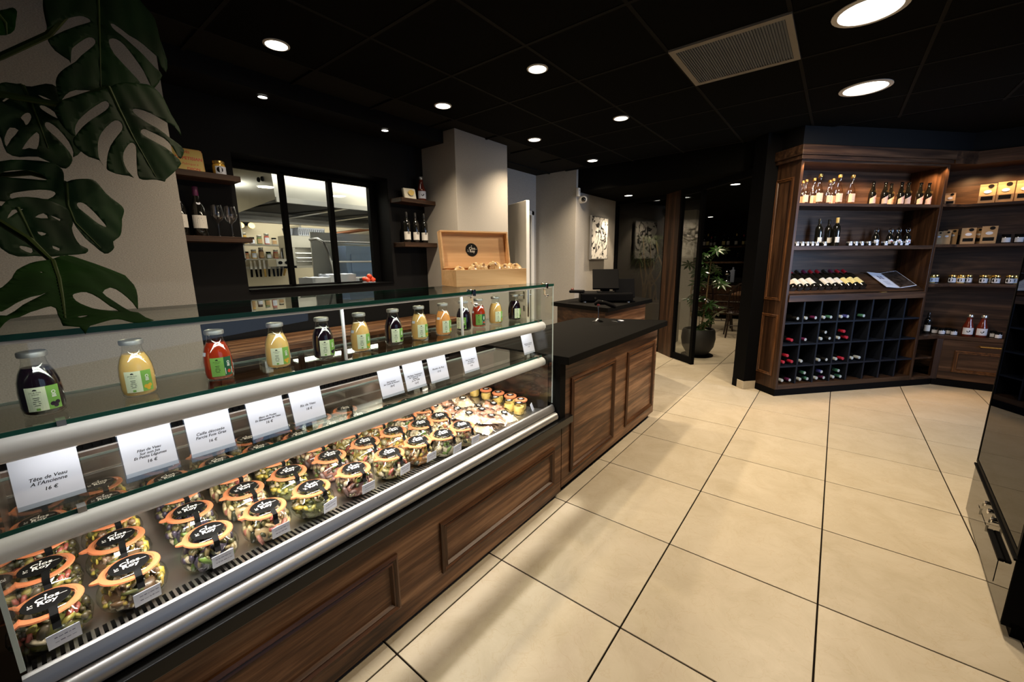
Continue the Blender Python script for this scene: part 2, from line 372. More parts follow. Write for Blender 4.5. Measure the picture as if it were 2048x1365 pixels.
# walls
w = MB(); w.box(-1.6, .715, 2.9, 3.7, 0, 2.61); struct('wall_left', w, M['beige'])
w = MB(); w.box(.715, 1.155, 3.365, 3.66, 0, 2.61).box(2.415, 2.84, 3.365, 3.66, 0, 2.61).box(1.155, 2.415, 3.365, 3.66, 0, 1.21).box(1.155, 2.415, 3.365, 3.66, 2.17, 2.61)
struct('wall_back', w, M['blackwall'])
w = MB(); w.box(.715, 2.84, 3.045, 3.365, 2.505, 2.612); struct('trim_1', w, M['blackwall'])
w = MB(); w.box(2.84, 3.61, 2.893, 3.66, 0, 2.61); struct('pillar', w, M['beige'], bevel=.004)
w = MB(); w.box(3.61, 4.06, 3.55, 3.66, 0, 2.61).box(4.06, 4.955, 3.55, 3.66, 2.05, 2.61).box(4.955, 5.09, 3.55, 3.66, 0, 2.61); struct('wall_recess', w, M['beige'])
w = MB(); w.box(5.085, 6.36, 2.885, 3.66, 0, 2.61); struct('wall_right', w, M['beige'], bevel=.004)
# door behind the pillar: casing on the recess wall, leaf standing open
w = MB(); w.box(4.0, 4.06, 3.53, 3.56, 0, 2.11).box(4.955, 5.015, 3.53, 3.56, 0, 2.11).box(4.0, 5.015, 3.53, 3.56, 2.05, 2.11); struct('trim_2', w, M['white'], bevel=.004)
d = MB(); d.box(0, .82, -.02, .02, 0, 2.04); dr = struct('door_1', d, M['white'], bevel=.002); dr.location = (3.70, 2.69, .006); dr.rotation_euler = (0, 0, R(65))
for sy in (-1, 1):
    h = MB(); h.box(.035, .075, sy*.02, sy*.026, .98, 1.06).box(.035, .075, sy*.02, sy*.026, .84, .90); h.tube([(.055, sy*.02, 1.02), (.055, sy*.065, 1.02), (.17, sy*.065, 1.02)], .008); h.done('door_handle', M['steel'], dr, smooth=True)
h = MB(); h.box(-.002, 0, -.009, .009, .78, 1.10); h.done('lock_plate', M['darksteel'], dr)
# serving window in the black wall
wf = MB(); YF0, YF1 = 3.565, 3.615
wf.box(1.155, 1.215, YF0, YF1, 1.21, 2.17).box(2.345, 2.415, YF0, YF1, 1.21, 2.17).box(1.2, 2.36, YF0, YF1, 2.11, 2.17).box(1.2, 2.36, YF0, YF1, 1.21, 1.235)
wf.box(1.547, 1.585, YF0, YF1, 1.22, 2.13).box(1.945, 1.985, YF0, YF1, 1.22, 2.13)
wd = struct('window_1', wf, M['black'], bevel=.003)
for a, b in ((1.215, 1.547), (1.585, 1.945), (1.985, 2.345)):
    p = MB(); p.box(a, b, 3.588, 3.592, 1.235, 2.11); p.done('pane', M['glass'], wd)
s_ = MB(); s_.box(1.158, 2.412, 3.35, 3.57, 1.211, 1.222); s_.done('window_sill', M['black'], wd)
# kitchen shell
w = MB(); w.box(.1, 5.6, 7.0, 7.1, 0, 2.6).box(0, .1, 3.66, 7.1, 0, 2.6).box(5.5, 5.6, 3.66, 7.1, 0, 2.6); struct('wall_kitchen', w, M['cream'])
w = MB(); w.box(0, 5.6, 3.66, 7.1, 2.5, 2.6); struct('ceiling_kitchen', w, M['white'])
w = MB(); w.box(0, 5.6, 3.66, 7.1, -.05, 0); struct('floor_kitchen', w, M['grout'])
# glazed partition towards the dining room
U = Vector((.6626, .749, 0)); A_ = math.atan2(U.y, U.x)
W0 = Vector((6.22, 2.02, 0)); WH = Vector((5.95, 1.743, 0)); DD = Vector((5.70, 1.412, 0)); CO = Vector((5.057, .735, 0)); PE = Vector((6.375, 2.885, 0))
def along(p, q, z0, z1, t, a0=0.0, a1=None, off=0.0):
    d = (q-p); L_ = d.length; an = math.atan2(d.y, d.x)
    m = MB(); m.box(a0, L_ if a1 is None else a1, -t/2+off, t/2+off, z0, z1, mx=T(p.x, p.y, 0) @ Rz(an)); return m
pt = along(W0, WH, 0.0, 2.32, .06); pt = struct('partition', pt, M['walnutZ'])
for p, q, a, b_ in ((W0, WH, -.03, .02), (WH, DD, -.01, .03), (DD, WH, -.02, .03), (PE, W0, -.0, .05)):
    along(p, q, 0, 2.32, .05, a, b_).done('post', M['black'], pt)
along(WH, DD, 0.006, .09, .045).done('rail', M['black'], pt); along(WH, DD, 2.24, 2.32, .045).done('rail', M['black'], pt)
along(DD, CO, 2.25, 2.32, .06, 0).done('header', M['black'], pt); along(PE, W0, 2.26, 2.32, .05).done('rail', M['black'], pt); along(PE, W0, .0, .06, .05).done('rail', M['black'], pt)
along(WH, DD, .09, 2.24, .008).done('pane', M['glass'], pt); along(PE, W0, .06, 2.26, .008).done('pane', M['partglass'], pt)
# black column beside the shelves with its tiled foot
c = MB(); mx = T(4.985, .675, 0) @ Rz(A_); c.box(-.07, .10, -.20, .06, .09, 2.61, mx=mx); cb = struct('column', c, M['black'])
c = MB(); c.box(-.072, .03, -.2, .063, 0.0, .09, mx=mx, bev=.003); c.done('plinth_tile', M['tile'], cb); c = MB(); c.box(.034, .102, -.2, .063, 0, .09, mx=mx, bev=.003); c.done('plinth_tile', M['black'], cb)
# dark walls behind the shelves and round the dining room
VA = math.atan2(-.6667, .7453); UX = T(4.823, .365, 0) @ Rz(VA)
w = MB(); w.box(.02, 2.2, .345, .42, 0, 2.61, mx=UX); w.box(0.02, 2.1, .03, .36, 2.42, 2.62, mx=UX); w.box(6.64, 6.72, -3.6, -.62, 0, 2.61); w.box(6.33, 6.66, -3.6, -.93, 2.42, 2.62); struct('wall_shelves', w, M['blackwall'])
w = MB(); w.box(5.1, 6.9, -3.6, -.2, 2.612, 2.68); w.box(4.7, 6.0, -.2, .75, 2.612, 2.68); struct('ceiling_corner', w, M['ceil'])
w = MB(); w.box(11.3, 11.4, -.4, 3.6, 0, 2.4); struct('wall_dining', w, M['blackwall'])
w = MB(); w.box(8.45, 8.95, 2.20, 2.45, 0, 2.33); struct('wall_dining_side', w, M['beige'])
w = MB(); w.box(6.3, 12.6, 3.56, 3.62, 0, 2.4); struct('wall_dining_left', w, M['blackwall'])
w = MB(); w.box(6.75, 12.6, -.5, -.4, 0, 2.4); struct('wall_dining_right', w, M['blackwall'])
w = MB(); w.box(-1.7, -1.6, -3.6, 3.6, 0, 2.62); struct('wall_behind', w, M['blackwall'])

# ---------------------------------------------------------------- ceiling lights and vent
def downlight(x, y, z, r, label, tm='trimring', grp=None):
    t = thing('ceiling_downlight', label, 'ceiling light', (x, y, z), group=grp)
    m = MB(); m.lathe([(r*1.22, 0), (r*1.22, -.004), (r*1.02, -.007), (r, -.002), (r, .0)], 28); m.done('trim_ring', M[tm], t, smooth=True)
    m = MB(); m.lathe([(0, -.003), (r, -.003)], 28); m.done('diffuser', M['lampon'], t, recalc=False)
    return t
for (x, y), lb in zip(SPOTS[:6], ['small round downlight above the near end of the display case', 'small round downlight nearest the top of the beige pillar', 'small round downlight in front of the beige pillar, second of its row', 'small round downlight at the far end of the row, nearest the camera dome', 'small round downlight over the walkway, larger looking of the middle pair', 'small round downlight over the far counter, between vent and pillar']):
    downlight(x, y, 2.6, .055, lb)
downlight(2.887, .013, 2.6, .125, 'big round ceiling panel light cut by the top edge of the picture', 'trimring'); downlight(4.11, -.017, 2.6, .125, 'big round ceiling panel light between vent and wooden shelves')
downlight(1.311, 3.133, 2.503, .028, 'tiny spotlight in the black beam, above the first window pane', 'trimblack'); downlight(2.251, 3.12, 2.503, .028, 'tiny spotlight in the black beam close to the beige pillar', 'trimblack')
downlight(5.9, 2.487, 2.32, .055, 'downlight in the low ceiling in front of the framed picture', 'trimblack'); downlight(5.95, 1.115, 2.32, .055, 'downlight in the low ceiling just past the glass doorway', 'trimblack'); downlight(10.13, 2.34, 2.32, .055, 'far downlight deep in the dining room ceiling', 'trimblack')
v = thing('air_vent', 'grey slatted air vent in a pale frame set into the black ceiling', 'vent', (2.95, .613, 2.6))
m = MB()
for a in ((-.3, .3, -.3, -.268), (-.3, .3, .268, .3), (-.3, -.262, -.268, .268), (.262, .3, -.268, .268)): m.box(a[0], a[1], a[2], a[3], -.012, 0)
m.done('vent_frame', M['ventframe'], v); m = MB(); m.box(-.262, .262, -.268, .268, -.003, 0); m.done('backing', M['vent'], v)
sl = MB(); sl.box(-.262, .262, -.0035, .0035, -.010, -.004); s0 = None
for k in range(40):
    if s0 is None: s0 = sl.done('slat', M['vent'], v); o = s0
    else: o = one(s0.data, 'slat', v)
    o.location = (0, -.2615+k*.0134, 0)
# ================================================================ REFRIGERATED DISPLAY CASE
X0, X1, YG = -.09, 1.87, 1.19
case = thing('refrigerated_display_case', 'long glass-topped refrigerated display case with white shelf profiles and walnut front', 'display case', (0, 0, 0))
m = MB(); m.box(-.9, 1.935, 1.170, 1.20, .03, .465); m.done('front_panel', M['walnut'], case)
moulding(case, .98, 1.852, .116, .352, 1.170, [M['mould'], M['mouldZ']]); moulding(case, -.55, .768, .116, .348, 1.170, [M['mould'], M['mouldZ']])
m = MB(); m.box(-.85, 1.93, 1.20, 1.24, .0, .03); m.done('kick_strip', M['black'], case)
m = MB(); m.prism([(-.9, 1.128), (2.0, 1.128), (2.0, 1.168), (1.935, 1.168), (1.935, 1.26), (-.9, 1.26)], .468, .511); m.done('ledge', M['ledge'], case, bevel=.002)
def tubeprofile(x0, x1, pts):
    mb = MB(); a = [mb.bm.verts.new((x0, y, z)) for y, z in pts]; b = [mb.bm.verts.new((x1, y, z)) for y, z in pts]; n = len(pts)
    for i in range(n): mb.bm.faces.new((a[i], a[(i+1) % n], b[(i+1) % n], b[i]))
    mb.bm.faces.new(a[::-1]); mb.bm.faces.new(b); return mb
tubeprofile(X0, X1, [(1.192, .600), (1.186, .597), (1.177, .582), (1.173, .566), (1.178, .561), (1.196, .561), (1.196, .600)]).done('upper_rail', M['alu'], case, smooth=25)
tubeprofile(X0, X1, [(1.171, .558), (1.158, .551), (1.151, .537), (1.153, .522), (1.164, .513), (1.20, .513), (1.20, .558)]).done('lower_rail', M['alu'], case, smooth=40)
TZ = .552
m = MB(); m.box(X0, X1, 1.312, 2.07, TZ-.012, TZ)
m.done('tray', M['steel'], case)
for k in range(1, 6):
    m = MB(); x = X0 + k*(X1-X0)/6; m.box(x-.002, x+.002, 1.312, 2.07, TZ, TZ+.005); m.done('tray_seam', M['chrome'], case)
m = MB(); m.box(X0, X1, 1.2, 1.312, TZ-.05, TZ-.03); m.done('duct', M['black'], case)
m = MB(); m.box(X0, X1, 1.196, 1.201, TZ-.02, TZ+.040); m.box(X0, X1, 1.302, 1.314, TZ-.02, TZ+.001)
n_ = 140
for k in range(n_):
    x = X0 + (k+.5)*(X1-X0)/n_; m.box(x-.0032, x+.0032, -.052, .052, -.0015, .0015, mx=T(0, 1.252, TZ+.007) @ Rx(R(-7)))
m.done('intake_grille', M['steel'], case)['kind'] = 'stuff'
m = MB(); m.box(X0, X1, 2.07, 2.10, .53, .765); m.done('back_panel', M['darksteel'], case)
for z in (.66,): 
    m = MB(); m.box(X0, X1, 2.062, 2.071, z-.004, z+.004, bev=.002); m.done('back_slat', M['steel'], case)
m = MB(); m.box(X0, X1, 2.04, 2.09, .765, .80)
for k in range(80): m.box(X0+k*.0245, X0+k*.0245+.012, 2.034, 2.04, .768, .798)
m.done('air_outlet', M['black'], case); m = MB(); m.box(X0, X1, 2.034, 2.07, .757, .763); m.done('outlet_trim', M['alu'], case)
m = MB(); m.box(X0, X1, 1.20, 2.10, .08, .50); m.done('cold_well', M['black'], case)
m = MB(); m.box(X1-.006, X1, 1.22, 2.10, .50, .87); m.done('end_wall', M['endsteel'], case)
m = MB(); m.box(X0, X0+.006, 1.30, 2.10, .50, .80); m.done('end_wall', M['darksteel'], case)
# glass
for x, nm in ((X1-.010, 'end_pane'), (X0, 'end_pane')):
    m = MB(); m.prism([(YG, 0), (1.62, 0), (1.62, .665), (YG, .665)], x, x+.008, mx=Matrix(((0, 0, 1, 0), (1, 0, 0, 0), (0, 1, 0, .612), (0, 0, 0, 1)))); p = m.done(nm, M['glass'], case)
    m = MB(); m.box(x, x+.008, YG-.0015, YG, .612, 1.272); m.done('pane_edge', M['edgelight'], p)
m = MB(); m.box(X0, X1, YG, 1.60, 1.274, 1.284); tg = m.done('top_glass', M['topglass'], case)
m = MB(); m.box(X0, X1, YG-.002, YG, 1.273, 1.285); m.done('glass_edge', M['edge'], tg); m = MB(); m.box(X0, X1, 1.60, 1.602, 1.274, 1.284); m.done('glass_edge', M['edge'], tg)
m = MB(); m.box(X0, X1, YG+.001, YG+.012, 1.266, 1.2725); m.done('glass_strip', M['profile'], tg)
for a, b in ((X0+.012, .695), (.699, 1.245), (1.249, X1-.014)):
    m = MB(); m.box(a, b, 1.262, 1.268, 1.087, 1.266); p = m.done('front_pane', M['glass'], case)
    if b < 1.8:
        m = MB(); m.box(b-.001, b+.005, 1.260, 1.270, 1.087, 1.272); m.done('pane_edge', M['profile'], p)
for zs, nm, y1 in ((1.085, 'upper_shelf', 1.545), (.882, 'lower_shelf', 1.60)):
    m = MB(); m.box(X0+.01, X1-.014, 1.258, y1, zs-.008, zs); sg = m.done(nm, M['glass'], case)
    m = MB(); m.box(X0+.01, X1-.014, 1.2555, 1.258, zs-.009, zs+.001); m.done('glass_edge', M['edge'], sg); m = MB(); m.box(X0+.01, X1-.014, y1, y1+.002, zs-.008, zs); m.done('glass_edge', M['edgelight'], sg)
    pr_ = [(1.258, zs-.009), (1.250, zs-.009), (1.238, zs-.014), (1.229, zs-.026), (1.228, zs-.040), (1.234, zs-.052), (1.246, zs-.058), (1.258, zs-.058)]
    tubeprofile(X0+.01, X1-.02, pr_).done('shelf_profile', M['profile'], sg, smooth=50)
    tubeprofile(X1-.02, X1-.017, [(y + (y-1.245)*.05, z) for y, z in pr_]).done('end_cap', M['profile'], sg)
    for x in (.036, X1-.06):
        m = MB(); m.box(x, x+.014, 1.250, 1.275, zs-.011, zs+.004); m.done('shelf_clip', M['steel'], sg)
    m = MB()
    for x in (.55, 1.25): m.box(x-.012, x+.012, y1-.03, y1, zs-.05, zs-.008)
    m.done('bracket', M['steel'], sg)
m = MB(); m.box(X0+.01, X1-.014, 1.305, 1.345, .882, .886); m.done('card_rail', M['acrylic'], case)
for x in (1.80, 1.245):
    m = MB(); m.box(x-.012, x+.012, YG-.006, YG+.03, 1.262, 1.292, bev=.003); m.tube([(x, YG+.012, 1.262), (x+.012, YG+.02, 1.235), (x+.03, YG+.02, 1.222)], .006); m.ball((x+.034, YG+.02, 1.222), .010, 2); m.done('glass_clamp', M['chrome'], case, smooth=True)

# ---------------------------------------------------------------- preserve jars in the case
JP = [(.0, .0), (.036, .0), (.052, .010), (.0655, .026), (.0695, .042), (.066, .058), (.056, .072), (.049, .079), (.047, .083)]
PAL = [('olive green vegetables', [(.16, .15, .02), (.10, .09, .02), (.30, .24, .04), (.07, .05, .02)]), ('brown meat and yellow corn', [(.16, .08, .03), (.42, .28, .05), (.10, .10, .02), (.30, .17, .09)]),
       ('purple cabbage and peas', [(.045, .032, .06), (.12, .11, .03), (.055, .036, .07), (.22, .16, .06)]), ('pink ham and pale noodles', [(.52, .36, .17), (.45, .16, .11), (.55, .42, .2), (.22, .18, .05)]),
       ('green herbs and white fish', [(.15, .15, .03), (.42, .34, .18), (.30, .25, .04), (.06, .07, .02)]), ('red meat and golden grains', [(.30, .11, .07), (.42, .28, .09), (.15, .08, .07), (.30, .20, .09)]),
       ('yellow squash and asparagus', [(.40, .30, .07), (.20, .18, .05), (.40, .33, .15), (.10, .09, .035)]), ('diced carrot and peas', [(.50, .22, .05), (.20, .21, .05), (.42, .36, .2), (.2, .10, .05)]),
       ('cream sauce and dark mushrooms', [(.60, .52, .36), (.55, .46, .28), (.15, .10, .06), (.62, .55, .42)]), ('pale chicken and mixed greens', [(.52, .40, .20), (.48, .24, .10), (.30, .28, .09), (.58, .46, .28)])]
def logo_mesh(s=1.0):
    mb = MB()
    mb.add(text('Clos', .0235*s, offset=.0004), T(.002*s, .0015*s, 0)); mb.add(text('Roy', .0225*s, offset=.0004), T(.002*s, -.016*s, 0))
    mb.add(text('Le', .010*s), T(-.027*s, -.004*s, 0)); mb.add(text('du', .010*s), T(-.027*s, -.013*s, 0))
    mb.quad([(.024*s, .003*s, 0), (.037*s, .003*s, 0), (.037*s, .0042*s, 0), (.024*s, .0042*s, 0)])
    mb.quad([(-.001*s, .019*s, 0), (.0005*s, .019*s, 0), (.0005*s, .026*s, 0), (-.001*s, .026*s, 0)]); mb.quad([(-.003*s, .024*s, 0), (.003*s, .024*s, 0), (.002*s, .028*s, 0), (-.002*s, .028*s, 0)])
    return mb
def make_jar(k):
    nm, cols = PAL[k]; cols = [tuple(x*.8+.012 for x in c) for c in cols] + [(.035, .035, .015), (.46, .38, .26), [(.30, .07, .05), (.40, .30, .05), (.10, .16, .03)][k % 3]]; r_ = random.Random(k*13+5)
    j = thing('preserve_jar', 'x', 'jar'); j.scale = (1, 1, 1.12)
    m = MB(); m.lathe(JP, 28); m.done('body', M['jarglass'], j, smooth=60)
    fm = [mat('food %d %d' % (k, i), c, .4, coat=.3, vary=.35, vscale=60) for i, c in enumerate(cols)]
    m = MB(); m.lathe([(0, .003), (.033, .003), (.044, .012), (.053, .027), (.055, .042), (.048, .052), (.034, .057), (0, .058)], 18)
    for v in m.bm.verts: v.co *= 1 + r_.uniform(-.03, .015)
    for q in range(120):
        a = r_.uniform(0, 2*math.pi); zz = r_.uniform(.006, .066); rr = (.064 - 24*(zz-.042)**2)*r_.uniform(.84, .97) if r_.random() < .75 else r_.uniform(0, .045)
        if rr < .047 and zz < .05: zz = r_.uniform(.056, .068)
        sz = r_.uniform(.006, .0145)
        if rr + sz*.45 > .0655: rr = .0655 - sz*.45
        m.ball((rr*math.cos(a), rr*math.sin(a), max(zz, .010)), sz, 1, (r_.uniform(.6, 1.0), r_.uniform(.6, 1.9), r_.uniform(.4, .9)), r_.randrange(len(fm)), Rz(a) @ Rx(r_.uniform(0, 3)))
    for v in list(m.bm.verts)[18*6:]:
        v.co += Vector((r_.uniform(-1, 1), r_.uniform(-1, 1), r_.uniform(-1, 1)))*.0011
    for v in m.bm.verts:
        lim = .0672; d = math.hypot(v.co.x, v.co.y)
        if d > lim: v.co.x *= lim/d; v.co.y *= lim/d
        v.co.z = max(v.co.z, .0015)
    m.done('contents', fm, j, smooth=179)
    m = MB(); m.lathe([(.044, .083), (.056, .083), (.0600, .0855), (.0585, .0885), (.052, .0895), (.045, .089)], 32)
    m.prism([(-.055, -.012), (-.068, -.008), (-.074, -.002), (-.068, .004), (-.055, .010)], .0845, .0885); m.done('rubber_ring', M['rubber'], j, smooth=40)
    m = MB(); m.lathe([(.0485, .0893), (.049, .0915), (.0455, .0945), (.041, .0955), (0, .0956)], 28); m.done('glass_lid', M['jarglass'], j, smooth=60)
    m = MB(); m.lathe([(.0395, .0957), (.039, .0962), (0, .0966)], 28); lb = m.done('lid_label', M['label'], j)
    m = logo_mesh(.90); m.done('lettering', M['logo'], lb).location = (0, 0, .0969)
    path = [(-.030, .0966), (-.044, .0955), (-.0500, .0915), (-.0600, .0890), (-.0612, .083), (-.0585, .0735), (-.066, .061)]
    m = MB(); a = [m.bm.verts.new((.010+.0068, y, z)) for y, z in path]; b = [m.bm.verts.new((.010-.0068, y, z)) for y, z in path]
    for i in range(len(path)-1): m.bm.faces.new((a[i], a[i+1], b[i+1], b[i]))
    m.done('strap', M['label'], j, smooth=True)
    m = MB(); mx = T(.017, -.0725, .0415) @ Rz(R(6)) @ Rx(R(6)); m.box(-.026, .026, -.0006, .0006, -.016, .016, mx=mx); tg_ = m.done('price_tag', M['paper'], j)
    m = MB()
    for q in range(2):
        z = .005 - q*.010; x = -.02 + r_.uniform(0, .006)
        while x < .017:
            wd_ = r_.uniform(.003, .008); m.box(x, x+wd_, -.0008, -.0006, z-.0003, z+.0005+r_.uniform(0, .0016), mx=mx); x += wd_ + .0018
    m.done('handwriting', M['greyink'], tg_)
    return j
JX = [-.04, .101, .268, .419, .566, .725, .881, 1.024, 1.138, 1.256]
rows = [1.335, 1.508, 1.66, 1.81, 1.95]
RN = ['front row', 'second row', 'third row', 'fourth row', 'back row']
for k in range(10):
    proto = make_jar(k)
    for r in range(5):
        y = rows[r] - (.035 if k >= 8 else 0); x = JX[k] + (r*.006 if k < 8 else r*.022) - (.006 if r else 0)
        if k >= 8 and r == 4: continue
        lb = 'orange-ringed jar of %s, %s, %s column from the near end' % (PAL[k][0], RN[r], ORD[k])
        rz = R(rnd.uniform(-7, 7))
        if r == 0: o = proto; o.location = (x, y, TZ); o.rotation_euler = (0, 0, rz); o['label'] = lb; o['group'] = 'preserve jars in the display case'
        else: dup(proto, (x, y, TZ), rz, lb, 'preserve jars in the display case', skip=('price_tag',))
    proto['group'] = 'preserve jars in the display case'

# vacuum packs beside the jars
pinkm = mat('rosy cured ham', (.60, .30, .20), .3, coat=.6, vary=.4, vscale=25); palem = mat('pale terrine slice', (.66, .50, .33), .3, coat=.6, vary=.35, vscale=25)
film = glass('clear pouch film', (.97, .97, .97), 1.6, .10, .10)
def pouch(loc, rz, tilt, col, lab, w_=.125, h_=.16):
    t = thing('vacuum_pouch', lab, 'food pouch', loc, group='vacuum pouches in the display case', rot=(tilt, 0, rz))
    r_ = random.Random(int(loc[0]*1000)); n = 13
    def sheet(dz, k, wob, fr):
        mb = MB(); g = []
        for i in range(n):
            row = []
            for q in range(n):
                u, v = i/(n-1)*2-1, q/(n-1)*2-1; e = max(0, (1-abs(u)**3)*(1-abs(v)**3))
                row.append(mb.bm.verts.new((u*w_/2*fr, v*h_/2*fr, dz + k*e + (r_.uniform(-wob, wob) if e > 0 else 0))))
            g.append(row)
        for i in range(n-1):
            for q in range(n-1): mb.bm.faces.new((g[i][q], g[i+1][q], g[i+1][q+1], g[i][q+1]))
        return mb
    a = sheet(.004, .017, .004, .78); b2 = sheet(.004, -.002, 0, .8); 
    me = bpy.data.meshes.new('t'); b2.bm.to_mesh(me); b2.bm.free(); a.add(me); a.done('contents', col, t, smooth=True, recalc=False)
    sheet(.008, .022, .0065, 1.0).done('film', film, t, smooth=True, recalc=False)
    m = MB(); m.lathe([(0, .0325), (.021, .0322), (.0212, .0315)], 20); s2 = m.done('sticker', M['label'], t); m = logo_mesh(.5); m.done('lettering', M['logo'], s2).location = (0, 0, .0328)
    return t
for i, (x, y, z, rz, tl, c, nm) in enumerate([(1.43, 1.345, TZ+.012, 20, 10, palem, 'pale'), (1.36, 1.475, TZ+.030, -15, 8, pinkm, 'rosy'), (1.52, 1.42, TZ+.045, 35, 6, pinkm, 'rosy'), (1.47, 1.56, TZ+.035, 5, 12, pinkm, 'rosy'), (1.40, 1.66, TZ+.05, -20, 12, palem, 'pale'), (1.56, 1.70, TZ+.03, 25, 8, pinkm, 'rosy'), (1.62, 1.345, TZ+.014, -10, 12, palem, 'pale'), (1.60, 1.52, TZ+.02, 40, 10, palem, 'pale'), (1.45, 1.82, TZ+.03, 10, 10, pinkm, 'rosy'), (1.50, 1.335, TZ+.035, 60, 8, pinkm, 'rosy'), (1.56, 1.60, TZ+.06, -30, 5, palem, 'pale'), (1.42, 1.42, TZ+.055, 15, 8, palem, 'pale'), (1.66, 1.46, TZ+.03, 15, 10, pinkm, 'rosy')]):
    pouch((x, y, z), R(rz), R(tl), c, '%s sealed food pouch with round black sticker, %s of the pouch heap from the front' % (nm, ORD[i]))
# small dessert pots along the end wall
yel = mat('yellow custard', (.72, .50, .14), .35, vary=.25, vscale=30)
def pot(loc, rz, lab, lid=True):
    t = thing('dessert_pot', lab, 'pot', loc, rz, 'small dessert pots by the end pane')
    m = MB(); m.lathe([(0, 0), (.024, 0), (.030, .006), (.033, .03), (.030, .048), (.033, .056)], 22); m.done('cup', M['jarglass'], t, smooth=60)
    m = MB(); m.lathe([(0, .002), (.023, .002), (.029, .008), (.0315, .03), (.028, .046), (0, .047)], 20); m.done('custard', yel, t, smooth=60)
    m = MB(); m.lathe([(.033, .055), (.0375, .057), (.0375, .064), (.033, .067), (0, .0675)], 22); m.done('lid', M['rubber'] if lid else M['jarglass'], t, smooth=40)
    m = MB(); m.lathe([(0, .0685), (.022, .0682)], 18); s2 = m.done('sticker', M['label'], t, recalc=False); m = logo_mesh(.5); m.done('lettering', M['logo'], s2).location = (0, 0, .069)
    return t
for i, y in enumerate([1.36, 1.455, 1.55, 1.65, 1.75, 1.85]):
    pot((1.815 - (.0 if i else .02), y, TZ), R(rnd.uniform(-15, 15)), 'yellow custard pot with orange lid along the end pane, %s from the front' % ORD[i])
for i, (x, y) in enumerate([(1.735, 1.40), (1.73, 1.50), (1.735, 1.33)]):
    pot((x, y, TZ), 0, 'custard pot with clear lid beside the pouches, %s of three' % ['middle', 'rear', 'foremost'][i], False)
t = thing('price_card', 'small blank white price card leaning by the custard pots', 'price card', (1.825, 1.292, TZ), R(25))
m = MB(); m.box(-.021, .021, -.001, .001, 0, .045, mx=Rx(R(-20))); m.done('card', M['paper'], t); m = MB(); m.box(-.021, .021, .0, .03, 0, .002); m.done('foot', M['acrylic'], t)

# ---------------------------------------------------------------- menu cards on the lower shelf
CARDS = [(.007, 'Tête de Veau\nA l’Ancienne', '16 €', 'Tete de Veau'), (.177, 'Filet de Veau\nSur son Jus\nEt Petits Légumes', '16 €', 'Filet de Veau'), (.307, 'Caille désossée\nFarcie Foie Gras', '16 €', 'Caille desossee'), (.4535, 'Blanc de Poulet\nEn Blanquette de Veau', '16 €', 'Blanc de Poulet'), (.5755, 'Ris de Veau', '18 €', 'Ris de Veau'),
         (.897, 'Saint Jacques\nSur Coulis de Homard', '18 €', 'Saint Jacques'), (1.011, 'Œuf Basse Température\nSur Crème de Lard\nEpinards\nJus de Truffe', '16 €', 'Oeuf Basse Temperature'), (1.138, 'Risotto du Roy', '15 €', 'Risotto'), (1.337, 'Foie Gras Maison\nde Canard\nmi-cuit 80 gr', '9 €', 'Foie Gras Maison'), (1.800, 'Moelleux au Chocolat\nCaramel et Beurre', '6 €', 'Moelleux au Chocolat')]
for i, (x, txt, pr_, nm) in enumerate(CARDS):
    t = thing('menu_card', 'white menu card in clear stand reading %s with its price' % nm, 'menu card', (x, 1.298, .886), R(rnd.uniform(-2, 2)), 'menu cards on the lower glass shelf')
    mx = T(0, 0, .012) @ Rx(R(-14)); wd_ = .0505
    m = MB(); m.box(-wd_, wd_, -.0004, .0004, 0, .112, mx=mx); cd = m.done('card', M['paper'], t)
    m = MB(); nl = txt.count('\n')+1; sz = .0105 if nl < 3 else .0088
    if len(max(txt.split('\n'), key=len)) > 19: sz = .0078
    RX = Rx(R(90))
    m.add(text(txt, sz, .30, .00018, line=.95), mx @ T(0, -.0006, .055) @ RX); m.add(text(pr_, .0105, .2, .0002), mx @ T(.001, -.0006, .055-nl*sz*1.0-.004) @ RX); m.done('lettering', M['ink'], cd)
    m = MB(); m.box(-.053, .053, .0008, .0022, -.012, .114, mx=mx); m.box(-.053, .053, -.022, .03, -.0, .002); m.box(-.053, .053, -.0022, -.0010, -.012, .010, mx=mx); m.done('stand', M['acrylic'], t)

# ---------------------------------------------------------------- juice bottles on the upper shelf
BPF = [(0, 0), (.028, 0), (.0325, .004), (.0345, .02), (.0345, .055), (.0325, .076), (.0280, .094), (.0220, .108), (.0195, .116), (.0185, .127), (.0198, .1285), (.0198, .131)]
LIQ = {'dark berry': (.010, .003, .008), 'pale apple': (.80, .52, .19), 'red tomato': (.38, .032, .008), 'golden pear': (.80, .50, .18), 'orange apricot': (.84, .37, .11)}
def patch(rad, a0, a1, z0, z1, n=8):
    mb = MB(); lo = []; hi = []
    for i in range(n+1):
        a = a0+(a1-a0)*i/n; lo.append(mb.bm.verts.new((rad*math.cos(a), rad*math.sin(a), z0))); hi.append(mb.bm.verts.new((rad*math.cos(a), rad*math.sin(a), z1)))
    for i in range(n): mb.bm.faces.new((lo[i], lo[i+1], hi[i+1], hi[i]))
    return mb
def wrap(rad, a, zc): return lambda p: (rad*math.cos(a+p.x/rad), rad*math.sin(a+p.x/rad), zc+p.y)
bm_ = {}
